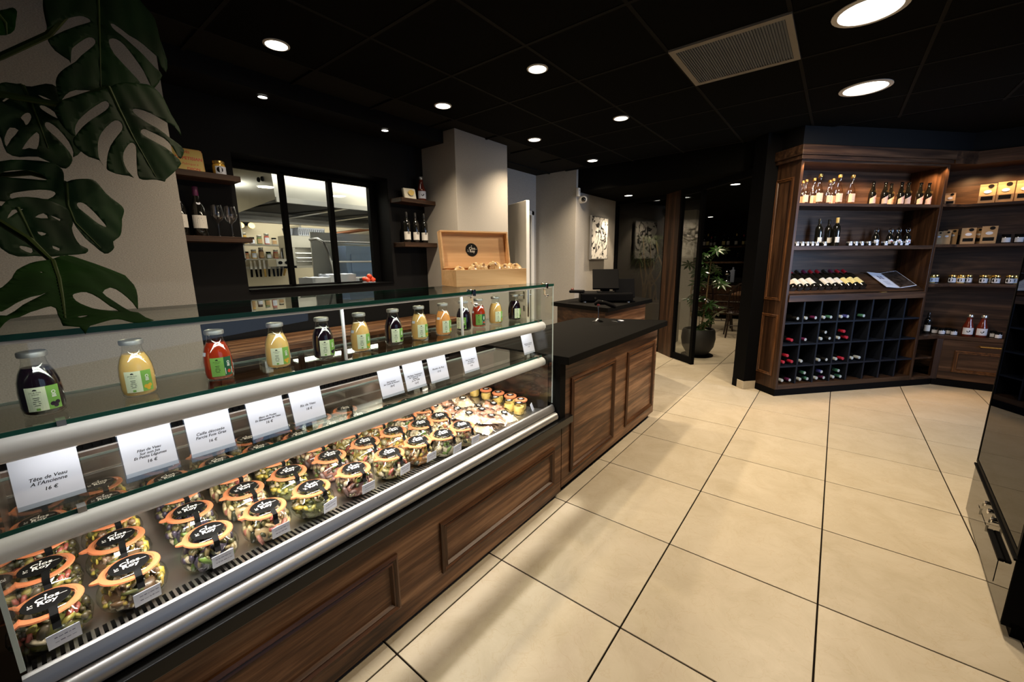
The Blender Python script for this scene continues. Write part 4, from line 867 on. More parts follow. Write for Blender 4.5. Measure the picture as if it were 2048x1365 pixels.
for z in (.08, .13, .19):
    m = MB()
    for k in range(5): m.box(.035, .425, .02+k*.05, .025+k*.05, z, z+.006)
    m.tube([(.035, -.02, z), (.425, -.02, z)], .006); m.done('wire_rack', M['chrome'], t)
m = MB(); m.box(-.20, 0, .05, .3, .02, .12, bev=.004); m.done('control_box', M['steel'], t)
for k in range(2):
    m = MB(); m.lathe([(.022, 0), (.02, .02), (0, .02)], 12, mx=T(-.15+k*.08, .05, .07) @ Rx(R(90))); m.done('knob', M['black'], t)
t = thing('white_crate', 'white slatted plastic crate standing on the kitchen grill', 'crate', (2.60, 5.63, 1.77))
m = MB(); m.box(0, .36, 0, .26, 0, .01); m.done('bottom', M['paper'], t)
for k in range(14):
    m = MB(); m.box(.005+k*.026, .019+k*.026, 0, .008, .01, .085); m.done('slat', M['paper'], t)
m = MB(); m.box(0, .36, -.004, .010, .085, .105).box(0, .01, 0, .26, .01, .105).box(.35, .36, 0, .26, .01, .105).box(0, .36, .25, .26, .01, .105); m.done('rim', M['paper'], t)
t = thing('kitchen_basket', 'pale plastic tub beside the crate on the kitchen grill', 'tub', (2.52, 5.75, 1.77)); m = MB(); m.lathe([(0, 0), (.05, 0), (.065, .09), (.062, .09), (.047, .005)], 18); m.done('tub_body', M['paper'], t, smooth=50)
m = MB(); m.box(2.10, 4.6, 3.78, 4.40, .88, .92, bev=.003).box(2.12, 4.58, 3.80, 4.38, .05, .88); tag(m.done('kitchen_bench', M['steel']), 'stainless kitchen work bench just behind the serving window', 'bench')
m = MB(); m.box(1.9, 5.3, 6.1, 6.95, .86, .90).box(1.95, 5.3, 6.2, 6.95, .05, .86); tag(m.done('kitchen_worktop', M['steel']), 'stainless worktop along the far kitchen wall', 'worktop')
def packshape(nm, lab, loc, sz, rz, mts, cat='package'):
    t = thing(nm, lab, cat, loc, rz); w_, d_, h_ = sz
    m = MB(); m.box(-w_/2, w_/2, -d_/2, d_/2, 0, h_); bmesh.ops.subdivide_edges(m.bm, edges=list(m.bm.edges), cuts=4, use_grid_fill=True); q_ = random.Random(int(w_*900))
    for v in m.bm.verts: v.co += Vector((q_.uniform(-1, 1), q_.uniform(-1, 1), q_.uniform(-.5, .8) if v.co.z > .01 else 0))*h_*.02
    m.done('wrapped_body', mts[0], t, smooth=60); m = MB(); m.box(-w_*.35, w_*.35, -d_/2-.012, -d_/2+.002, h_*.15, h_*.75); m.done('printed_side', mts[1], t)
    return t
plum = mat('dark plum print', (.06, .05, .12), .4)
packshape('napkin_pack', 'plum printed paper pack lying at the window sill in the kitchen', (1.945, 3.98, .922), (.18, .24, .35), R(4), (M['paper'], plum)); packshape('paper_pack', 'cream wrapped pack lying beside the plum pack at the window', (2.19, 4.0, .922), (.27, .25, .375), R(-4), (M['paper'], M['paper']))
packshape('tray_pack', 'flat pale tray pack lying furthest along the window', (2.53, 4.0, .922), (.34, .26, .33), 0, (M['steel'], M['darksteel']))
gc = thing('slicer_guard', 'glass fronted kitchen cabinet with curved metal frame behind the window', 'cabinet', (2.46, 4.55, .92))
m = MB()
for x in (0, .82):
    m.tube([(x, 0, .30), (x, .03, .45), (x, .10, .62), (x, .18, .72), (x, .30, .77), (x, .5, .77)], .016)
m.tube([(0, .18, .73), (.82, .18, .73)], .014); m.tube([(0, .04, .5), (.82, .04, .5)], .012); m.tube([(0, 0, .31), (.82, 0, .31)], .014); m.box(0, .82, 0, .5, 0, .28); m.done('frame', M['alu'], gc, smooth=True)
m = MB(); m.box(.02, .80, .09, .094, .31, .72); m.done('glass', M['glass'], gc); m = MB(); m.box(0, .82, .48, .5, 0, .86); m.done('back', M['white'], gc)
packshape('blue_pack', 'blue film wrapped bale inside the glass fronted kitchen cabinet', (2.90, 4.83, 1.21), (.36, .24, .40), 0, (M['blue'], M['blue']))
m = MB(); m.tube([(3.60, 6.9, 1.72), (3.60, 6.9, 1.84), (3.66, 6.9, 1.88), (4.5, 6.9, 2.02)], .03, 10); tag(m.done('copper_pipe', mat('copper pipe', (.30, .13, .07), .35, .8), smooth=True), 'bent copper coloured pipe on the kitchen wall', 'pipe')
t = thing('emergency_light', 'twin headed emergency lamp on the kitchen wall below the hood', 'lamp', (2.44, 6.96, 2.0)); m = MB(); m.box(-.07, .07, -.04, .03, -.03, .04, bev=.006); m.done('housing', M['black'], t)
for sx in (-.07, .07):
    m = MB(); m.lathe([(0, .05), (.045, .05), (.03, 0), (0, 0)], 16, mx=T(sx, -.03, -.05) @ Rx(R(70))); m.done('lamp_head', M['gold'], t, smooth=40)
# ================================================================ WALNUT WINE SHELVES (turned 42 degrees) AND CORNER SHELVES
ws_ = thing('wine_shelf', 'tall walnut wine shelf with bottle cubbies, standing diagonally by the glass doorway', 'shelf', (4.823, .365, 0), VA)
def part(name, mt, *boxes, bevel=0, parent=None, kind=None):
    m = MB()
    for b in boxes: m.box(*b)
    return m.done(name, mt, parent or ws_, bevel=bevel, kind=kind)
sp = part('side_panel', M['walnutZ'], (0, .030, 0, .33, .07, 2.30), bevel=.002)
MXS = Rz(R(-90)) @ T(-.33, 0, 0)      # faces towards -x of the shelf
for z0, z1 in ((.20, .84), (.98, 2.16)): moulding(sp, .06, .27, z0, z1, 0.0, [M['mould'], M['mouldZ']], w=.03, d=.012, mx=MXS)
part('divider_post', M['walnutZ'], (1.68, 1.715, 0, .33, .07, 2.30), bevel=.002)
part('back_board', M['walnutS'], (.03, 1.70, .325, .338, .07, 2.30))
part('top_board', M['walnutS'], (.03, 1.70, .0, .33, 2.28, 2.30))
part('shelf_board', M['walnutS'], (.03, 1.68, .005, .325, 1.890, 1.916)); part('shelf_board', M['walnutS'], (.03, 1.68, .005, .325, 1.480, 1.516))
part('display_board', M['walnutS'], (.03, 1.68, -.012, .325, .975, 1.043), bevel=.002)
m = MB(); m.box(.03, 1.68, 0, .31, 0, .012, mx=T(0, .015, 1.046) @ Rx(R(33))); m.done('slanted_board', M['walnutS'], ws_); m = MB(); m.box(.03, 1.68, .285, .325, 1.043, 1.23); m.done('riser', M['walnutS'], ws_)
part('base_rail', M['walnutS'], (.03, 1.68, .0, .33, .07, .12)); part('kick_board', M['black'], (-.002, 1.712, .002, .33, 0.0, .07))
for k in range(1, 8): x = .03+.2065*k; part('cubby_divider', M['navy'], (x-.009, x+.009, .008, .32, .12, .975))
for z in (.308, .535, .757): part('cubby_board', M['navy'], (.03, 1.68, .006, .32, z-.008, z+.008))
part('cubby_back', M['black'], (.03, 1.68, .318, .325, .10, .98))
part('cornice', M['walnutS'], (-.035, 1.70, -.035, .34, 2.30, 2.335), (-.05, 1.70, -.05, .35, 2.335, 2.42), bevel=.004)
for x in (.15, .45, .75, 1.05, 1.35, 1.6):
    lamp('shelf_spot', 'SPOT', tuple(UX @ Vector((x, .045, 2.272))), 20.0, (1.0, .58, .26), tuple(UX @ Vector((x, .20, 1.9))), spot_size=R(115), spot_blend=.8, shadow_soft_size=.02)
for x, tx in ((.05, .012), (1.655, 1.69)):
    lamp('shelf_spot', 'SPOT', tuple(UX @ Vector((x, -.02, 2.29))), 10.0, (1.0, .58, .26), tuple(UX @ Vector((tx, .01, 1.9))), spot_size=R(90), spot_blend=.8, shadow_soft_size=.01)
def at(x, y, z): return tuple(UX @ Vector((x, y, z)))
# corner shelves
def w2(x, y): p = UX @ Vector((x, y, 0)); return (p.x, p.y)
cs = thing('corner_shelf', 'walnut corner shelf unit with jars and kraft bags behind the black display fridge', 'shelf', (0, 0, 0))
PF = [w2(1.715, 0.0), (6.31, -.961), (6.31, -1.85), (6.63, -1.85), (6.63, -.75), w2(1.715, .33)]
for z0, z1 in ((1.899, 1.925), (1.495, 1.525), (1.085, 1.118), (.52, .556)):
    m = MB(); m.prism(PF, z0, z1); m.done('shelf_board', M['walnutY'], cs)
m = MB(); m.prism([(6.62, -1.85), (6.64, -1.85), (6.64, -.74), w2(1.715, .345), w2(1.715, .33), (6.62, -.75)], .07, 2.30); m.done('back_board', M['walnutY'], cs)
PO = [w2(1.70, -.045), (6.265, -.985), (6.265, -1.85), (6.63, -1.85), (6.63, -.75), w2(1.715, .33)]
m = MB(); m.prism(PO, 2.30, 2.42); m.done('cornice', M['walnutY'], cs)
m = MB(); m.box(6.312, 6.62, -1.85, -.965, .0, .07).prism([w2(1.715, .002), w2(1.985, .002), w2(2.0, .1), w2(1.715, .1)], 0, .07); m.done('kick_board', M['black'], cs)
m = MB(); m.box(6.33, 6.62, -1.85, -.995, .07, .52); m.done('cabinet', M['walnutY'], cs)
m = MB(); m.box(6.31, 6.33, -1.84, -1.0, .08, .515, bev=.002); do = m.done('door', M['walnutY'], cs)
MXD = T(6.31, 0, 0) @ Rz(R(-90))
moulding(do, 1.10, 1.76, .165, .405, 0.0, [M['mould'], M['mouldZ']], w=.035, d=.014, mx=MXD)
m = MB(); m.tube([(6.31, -1.27, .468), (6.285, -1.27, .468), (6.285, -1.47, .468), (6.31, -1.47, .468)], .007); m.done('handle', M['gold'], do, smooth=True)
m = MB(); m.prism([w2(1.715, .02), w2(1.98, .02), w2(1.98, .20), w2(1.715, .30)], .295, .315); m.done('shelf_board', M['walnutY'], cs); m = MB(); m.prism([w2(1.97, .0), (6.312, -1.0), (6.36, -1.0), w2(1.99, .04)], .07, .52); m.done('upright', M['walnutZ'], cs)
m = MB(); m.prism([w2(1.715, .0), w2(1.985, .0), w2(1.985, .25), w2(1.715, .3)], .07, .10); m.done('base_rail', M['walnutY'], cs)
for y in (-1.05, -1.25, -1.5):
    lamp('shelf_spot', 'SPOT', (6.36, y, 2.272), 17.0, (1.0, .58, .26), (6.52, y, 1.9), spot_size=R(115), spot_blend=.8, shadow_soft_size=.02)
# ---- top board: clear lemonade and dark beer bottles
PSF = [(0, .002), (.030, 0), (.034, .006), (.034, .115), (.028, .14), (.017, .17), (.0135, .20), (.0135, .238), (.0155, .24), (.0155, .255), (0, .256)]
clear = glass('pale clear bottle', (.92, .86, .80), 1.6, .10)
def lemonade(x, y, s, lab):
    t = thing('lemonade_bottle', lab, 'bottle', at(x, y, 1.916), VA, 'clear bottles on the top board'); t.scale = (s, s, s)
    m = MB(); m.lathe(PSF, 18); m.done('bottle_body', clear, t, smooth=50)
    m = MB(); m.lathe([(0, .238), (.0165, .238), (.0175, .244), (.0165, .262), (0, .264)], 14); m.done('cap', M['gold'], t, smooth=40)
    l_ = patch(.0348, R(-160), R(-10), .02, .095).done('label', LBP, t)
    m = MB()
    for q in range(3): m.quad([wrap(.0354, R(-90), 0)(Vector(p)) for p in ((-.014+.003*q, .07-.016*q, 0), (.014-.002*q, .07-.016*q, 0), (.014-.002*q, .075-.016*q, 0), (-.014+.003*q, .075-.016*q, 0))])
    m.done('print', M['greyink'], l_)
for i, (x, y, s) in enumerate([(.165, .09, .86), (.31, .085, 1.06), (.36, .20, 1.0), (.43, .09, .86), (.535, .085, 1.06), (.575, .19, 1.0), (.68, .085, 1.06), (.235, .2, .9)]):
    lemonade(x, y, s, 'clear capped bottle with pink label on the top board, %s from the outer end' % ORD[i])
def beer(x, y, lab):
    t = thing('beer_bottle', lab, 'bottle', at(x, y, 1.916), VA+R(-12), 'dark bottles on the top board')
    m = MB(); m.lathe([(0, .002), (.027, 0), (.0305, .005), (.0305, .105), (.026, .13), (.015, .165), (.0125, .19), (.0125, .215), (0, .216)], 18); m.done('bottle_body', M['bottle_dark'], t, smooth=50)
    m = MB(); m.lathe([(.0135, .208), (.0150, .211), (.0138, .222), (0, .224)], 14); m.done('cap', M['black'], t, smooth=40)
    l_ = MB(); a0, a1 = R(-155), R(-25); n = 8; lo = []; hi = []
    for q in range(n+1):
        a = a0+(a1-a0)*q/n; lo.append(l_.bm.verts.new((.0312*math.cos(a), .0312*math.sin(a), .012))); hi.append(l_.bm.verts.new((.0312*math.cos(a), .0312*math.sin(a), .058+.045*q/n)))
    for q in range(n): l_.bm.faces.new((lo[q], lo[q+1], hi[q+1], hi[q]))
    l_ = l_.done('label', LBP, t)
    m = MB(); m.lathe([(.0075, .0008), (.0105, .0008)], 16, mx=T(.006, -.0286, .128) @ Rx(R(72))); m.done('round_seal', M['gold'], t, recalc=False)
    m = MB(); m.bm.faces.new([m.bm.verts.new(wrap(.0318, R(-62), 0)(Vector((.007*math.cos(q*.7), .06+.007*math.sin(q*.7), 0)))) for q in range(9)]); m.done('round_mark', M['red'], l_)
for i, (x, y) in enumerate([(.93, .08), (1.075, .08), (1.235, .15), (1.265, .075), (1.355, .08), (1.45, .16), (1.505, .08), (1.61, .08)]):
    beer(x, y, 'small dark bottle with slanted pale label on the top board, %s from the middle outwards' % ORD[i])
# ---- second board: dark vinegar bottles, swing-top bottles and a row of low tins
for i, (x, y) in enumerate([(.385, .10), (.56, .16), (.59, .10)]): winebottle('vinegar_bottle', 'slender dark bottle with small white label on the second board, %s from the outer end' % ORD[i], at(x, y, 1.516), WINE, 'k' if i != 2 else 'y', LBL, (.04, .10), [.86, .86, .9][i], grp='slender bottles on the second board', rot=(0, 0, VA), half=50)
def swing(x, y, lab):
    t = thing('swing_top_bottle', lab, 'bottle', at(x, y, 1.516), VA-R(8), 'swing top bottles on the second board')
    m = MB(); m.lathe([(0, .002), (.027, 0), (.030, .005), (.030, .085), (.022, .108), (.0125, .125), (.0125, .15)], 16); m.done('bottle_body', M['bottle_dark'], t, smooth=50)
    m = MB(); m.tube([(-.015, 0, .135), (-.022, 0, .16), (-.012, 0, .178), (.012, 0, .178), (.022, 0, .16), (.015, 0, .135)], .0028, 6); m.lathe([(.010, .15), (.012, .158), (0, .165)], 10); m.done('wire_stopper', M['chrome'], t, smooth=True)
    patch(.0306, R(-150), R(-30), .02, .06).done('label', M['paper'], t)
    m = MB(); m.bm.faces.new([m.bm.verts.new(wrap(.0312, R(-95), 0)(Vector((.009*math.cos(q*.7), .04+.009*math.sin(q*.7), 0)))) for q in range(9)]); m.done('round_mark', M['red'], t)
for i, (x, y) in enumerate([(1.075, .10), (1.25, .10), (1.305, .14), (1.34, .09), (1.41, .14), (1.45, .085)]): swing(x, y, 'dark swing-top bottle with wire stopper on the second board, %s from the outer end' % ORD[i])
def lowtin(x, y, lab):
    t = thing('low_jar', lab, 'jar', at(x, y, 1.516), VA+R(rnd.uniform(-12, 12)), 'low jars along the second board')
    m = MB(); m.lathe([(0, 0), (.024, 0), (.026, .004), (.026, .026), (.024, .03)], 16); m.done('body', M['bottle_dark'], t, smooth=50); m = MB(); m.lathe([(.026, .029), (.027, .030), (.027, .042), (0, .043)], 16); m.done('lid', M['alu'], t, smooth=40)
    patch(.0266, R(-130), R(-50), .004, .026).done('label', M['paper'], t)
for i, x in enumerate([.085, .145, .2, .255, .31, .40, .70, .765, .835, .92, 1.01, 1.125, 1.245, 1.31, 1.385]): lowtin(x, .045, 'low dark jar along the second board, %s from the outer end' % (ORD[i] if i < 14 else 'fifteenth'))
# ---- slanted display: wine bottles lying with their feet towards us
for i in range(11):
    x = .105+i*.083; lab = 'wine bottle lying on the slanted display, %s from the outer end' % ORD[i]
    q = (UX @ T(x, .03, 1.105) @ Ry(R(-2)) @ Rx(R(-90+33)))
    t = winebottle('lying_wine_bottle', lab, q.translation, WINE if i % 3 else BURG, 'pprkprrkprr'[i], [LBP, LBL, LBL, LBL, M['label'], LBL, LBL, LBL, LBY, LBY, LBY][i], (.035, .125), .97, rot=q.to_euler(), grp='wine bottles on the slanted display', face=-90, half=70, seg=16)
t = thing('open_brochure', 'open brochure with white page and dark photo page on the slanted display', 'brochure', at(1.42, .05, 1.078), VA)
mx = Rx(R(33)); m = MB(); m.box(-.19, 0, 0, .27, 0, .004, mx=mx @ Ry(R(6))).box(0, .19, 0, .27, 0, .004, mx=mx @ Ry(R(-9))); m.done('pages', M['paper'], t)
dk = mat('dark photograph print', (.03, .022, .018), .3, vary=.7, vscale=25)
m = MB(); m.box(.006, .185, .006, .264, .0042, .0048, mx=mx @ Ry(R(-9))); m.done('photo_page', dk, t)
m = MB()
for q in range(4): m.box(-.125+.04*(q % 2), -.095+.04*(q % 2), .18-.03*(q//2), .205-.03*(q//2), .0042, .0046, mx=mx @ Ry(R(6)))
for q in range(4): m.box(-.13, -.06+.01*(q % 2), .10-.018*q, .104-.018*q, .0042, .0046, mx=mx @ Ry(R(6)))
m.done('print', M['greyink'], t)
t = thing('shelf_plaque', 'tiny copper plaque on the display board left of the brochure', 'plaque', at(1.16, .0, 1.043), VA); t['label'] = 'tiny copper plaque on the display board next to the brochure'
m = MB(); m.box(-.035, .035, -.004, .012, 0, .006, bev=.001); m.done('plate', M['gold'], t)
# ---- bottles lying in the cubbies
CUB = [(.184, .813, 'k'), (.286, .806, 'w'), (.395, .808, 'p'), (.497, .804, 'w'), (.578, .806, 'g'), (.706, .805, 'w'), (.781, .809, 'b'), (.979, .809, 'g'), (.148, .593, 'r'), (.307, .583, 'p'), (.539, .642, 'k'), (.497, .582, 'w'), (.597, .583, 'k'), (.765, .650, 'r'), (.712, .583, 'w'), (.81, .583, 'r'), (.119, .436, 'r'), (.082, .362, 'r'), (.179, .362, 'r'), (.292, .36, 'w'), (.507, .363, 'w'), (.595, .361, 'k'), (.715, .362, 'w'), (.799, .362, 'r'), (.915, .362, 'w'), (1.005, .362, 'w'), (.090, .170, 'w'), (.180, .170, 'p'), (.351, .232, 'g'), (.304, .170, 'w'), (.392, .170, 'g'), (.556, .232, 'b'), (.505, .170, 'w'), (.593, .170, 'p'), (.766, .232, 'g'), (.712, .170, 'w'), (.80, .170, 'g')]
cn = {'k': 'black', 'w': 'pale', 'p': 'purple', 'g': 'green', 'r': 'red', 'b': 'blue'}
cnt = {}; proto_c = {}
for x, z, c in CUB:
    row = 0 if z > .757 else 1 if z > .535 else 2 if z > .308 else 3; col = int((x-.03)/.2065); k = (row, col, c); cnt[k] = cnt.get(k, 0)+1
    base = [.765, .543, .316, .12][row]
    zz = base+.0385 if z-base < .08 else base+.105
    lab = '%s-capped wine bottle in the %s cubby of the %s cubby row%s' % (cn[c], ORD[col], ['top', 'second', 'third', 'bottom'][row], ['', '', ', another one', ', a third one'][cnt[k]])
    q = UX @ T(x, .318, zz) @ Rx(R(90))
    loc = q.translation; ro = q.to_euler()
    if c not in proto_c:
        t = thing('cubby_wine_bottle', lab, 'bottle', loc, group='wine bottles in the cubbies', rot=ro); proto_c[c] = t
        m = MB(); m.lathe(WINE[:8], 14); m.done('bottle_body', M['bottle_dark'], t, smooth=50); m = MB(); m.lathe([(.0150, .235), (.0165, .24), (.0165, .300), (.015, .3025)], 12); m.done('capsule', capm[c], t, smooth=40)
        m = MB(); m.lathe([(.0150, .3025), (0, .3035)], 12); m.done('capsule_end', capm['w'] if c not in 'r' else capm['r'], t)
    else: dup(proto_c[c], loc, label=lab, group='wine bottles in the cubbies', rot=ro)
# ---- corner shelf goods
AW = R(-90)
def kraft(loc, w_, h_, lab, win=True, rz=AW, label=True):
    w_ *= .9; t = thing('kraft_bag', lab, 'bag', loc, rz+R(rnd.uniform(-9, 9)), 'kraft bags on the corner shelves'); d_ = .028
    m = MB(); pr_ = [(-d_, 0), (d_, 0), (d_*.9, h_*.4), (.004, h_*.86), (.003, h_), (-.003, h_), (-.004, h_*.86), (-d_*.9, h_*.4)]
    m.prism(pr_, -w_/2, w_/2, mx=Matrix(((0, 0, 1, 0), (1, 0, 0, 0), (0, 1, 0, 0), (0, 0, 0, 1)))); m.done('bag_body', M['kraft'], t)
    def fy(z): return -d_*.9 if z < h_*.4 else -d_*.9 + (z-h_*.4)/(h_*.46)*(d_*.9-.004) if z < h_*.86 else -.004
    def stick(cx_, cz_, rx_, rz_, mt, nm, dy=.002):
        m = MB(); m.bm.faces.new([m.bm.verts.new((cx_+rx_*math.cos(q*.449), fy(cz_+rz_*math.sin(q*.449))-dy, cz_+rz_*math.sin(q*.449))) for q in range(14)]); return m.done(nm, mt, t)
    stick(0, h_*.60, w_*.24, w_*.15, M['paper'], 'oval_label', .003)
    if label: stick(w_*.16, h_*.88, w_*.18, w_*.16, M['label'], 'round_seal', .003)
    if win:
        m = MB(); m.quad([(-w_*.36, -d_*.92-.002, h_*.16), (w_*.36, -d_*.92-.002, h_*.16), (w_*.36, -d_*.9-.002, h_*.36), (-w_*.36, -d_*.9-.002, h_*.36)]); m.done('window_strip', M['label'], t)
XS = 6.40
for i, (y, w_, h_) in enumerate([(-.855, .085, .13), (-1.115, .125, .19), (-1.235, .125, .20), (-1.36, .13, .20)]): kraft((XS, y, 1.925), w_, h_, 'kraft paper bag on the top corner shelf, %s from the wine shelf' % ORD[i])
for i, (y, w_, h_, dx) in enumerate([(-.825, .06, .14, 0), (-.885, .07, .145, 0), (-.935, .085, .16, .07), (-1.04, .115, .165, 0), (-1.12, .08, .165, .08), (-1.185, .12, .175, 0)]): kraft((XS+dx, y, 1.525), w_, h_, 'kraft paper bag with oval label on the second corner shelf, %s from the wine shelf' % ORD[i], i > 2)
for i, y in enumerate([-1.305, -1.39]): smalljar('dark jar with white label on the second corner shelf, %s' % ['nearer the kraft bags', 'nearer the fridge'][i], (XS, y, 1.525), .033, .088, M['bottle_dark'], M['black'], M['paper'], 'dark_jar', 'dark jars on the corner shelf', rz=AW, mark=False)
for i, (y, dx) in enumerate([(-.83, 0), (-.865, .06), (-.985, 0), (-1.05, 0), (-1.112, .05), (-1.21, 0), (-1.252, .06), (-1.297, 0), (-1.39, 0), (-1.43, .06)]): smalljar('short gold-lidded jar on the third corner shelf, %s from the wine shelf' % ORD[i], (XS+dx, y, 1.118), .032, .088, mustard if i % 3 == 0 else M['bottle_dark'], M['gold'], M['paper'], 'gold_lid_jar', 'gold lidded jars on the corner shelf', rz=AW)
winebottle('cordial_bottle', 'dark cordial bottle with white label on the lowest corner shelf', (XS-.02, -.862, .556), WINE, 'k', LBL, (.04, .13), .76, rot=(0, 0, AW), half=60)
for i, (y, dx) in enumerate([(-.935, .05), (-.985, -.0), (-1.04, .06), (-1.077, 0), (-1.37, .05), (-1.393, -.02)]): smalljar('little dark jar with black lid on the lowest corner shelf, %s from the wine shelf' % ORD[i], (XS+dx, y, .556), .027, .068, M['bottle_dark'], M['black'], M['paper'], 'little_jar', 'little jars on the lowest corner shelf', rz=AW, mark=False)
for i, y in enumerate([-1.175, -1.275]): sauce('dark red sauce bottle with white label on the lowest corner shelf, %s' % ['nearer the wine shelf', 'nearer the fridge'][i], (XS, y, .556), 1.15, False, 'sauce bottles on the lowest corner shelf', AW+R(90) if False else AW)
# ================================================================ BLACK DISPLAY FRIDGE
fr = thing('display_fridge', 'tall black glass-doored display fridge with keyed drawer', 'fridge', (2.135, -.630, 0), R(-4.1))
FL, FD = .955, .70
m = MB(); m.box(0, .03, -FD, 0, .05, 2.05).box(FL-.02, FL, -FD, -.002, .05, 2.05).box(0, FL, -FD, -FD+.02, .05, 2.05).box(0, FL, -FD, 0, 2.0, 2.05).box(0, FL, -FD, -.02, .05, .07); m.done('housing', M['black'], fr)
m = MB(); m.box(0.02, FL-.02, -FD, -.03, 0, .05); m.done('plinth', M['black'], fr)
gd = mat('black mirror glass', (.004, .004, .004), .04, spec=.28)
m = MB(); m.box(.004, FL-.002, -.022, 0, .335, 1.99); d_ = m.done('glass_door', glass('fridge door glass', (.07, .07, .07), .5, .06), fr); m = MB()
for a in ((.0, .02, .335, 2.0), (FL-.018, FL, .335, 2.0), (.02, FL-.018, .335, .352), (.02, FL-.018, 1.97, 2.0)): m.box(a[0], a[1], -.024, .002, a[2], a[3])
m.done('door_frame', M['black'], d_)
m = MB(); m.box(.004, FL-.004, -.03, .002, .055, .315); dw = m.done('drawer', gd, fr); m = MB(); m.box(0, FL, -.02, .008, .318, .326); m.done('trim_bar', M['black'], dw)
m = MB(); m.box(.12, .36, .002, .020, .236, .250, bev=.003); m.done('handle', M['black'], dw)
m = MB(); m.box(.20, .70, .0022, .0035, .10, .20); m.done('glass_inset', gd, dw)
for i, x in enumerate((.52, .44, .36)):
    m = MB(); m.lathe([(.012, 0), (.012, .012), (.009, .015), (0, .015)], 16, mx=T(x, .002, .292) @ Rx(R(-90))); m.done('lock', M['chrome'], dw, smooth=40)
    if i != 1:
        m = MB(); m.box(x-.0012, x+.0012, .017, .022, .276, .292).lathe([(.011, -.001), (.011, .001)], 12, mx=T(x, .022, .268) @ Ry(R(90))); m.box(x-.001, x+.001, .018, .026, .232, .262, mx=None); m.done('key', M['steel'], dw)
for z in (.36, .78, 1.18, 1.58):
    m = MB(); m.box(.04, FL-.03, -FD+.03, -.05, z, z+.012); m.done('shelf', M['steel'], fr)
def can(x, y, z, lab, s):
    t = thing('fridge_bottle', lab, 'bottle', tuple((T(2.135, -.63, 0) @ Rz(R(-4.1))) @ Vector((x, y, z))), group='bottles inside the black fridge'); t.scale = (s, s, s)
    m = MB(); m.lathe(PSF, 14); m.done('bottle_body', M['bottle_dark'], t, smooth=50); patch(.0348, R(0), R(180), .03, .09).done('label', LBL, t)
for i in range(6): can(.16+.12*i, -.16, .792+.40*(i % 2), 'dark bottle behind the fridge glass, %s from the near side' % ORD[i], 1.0)

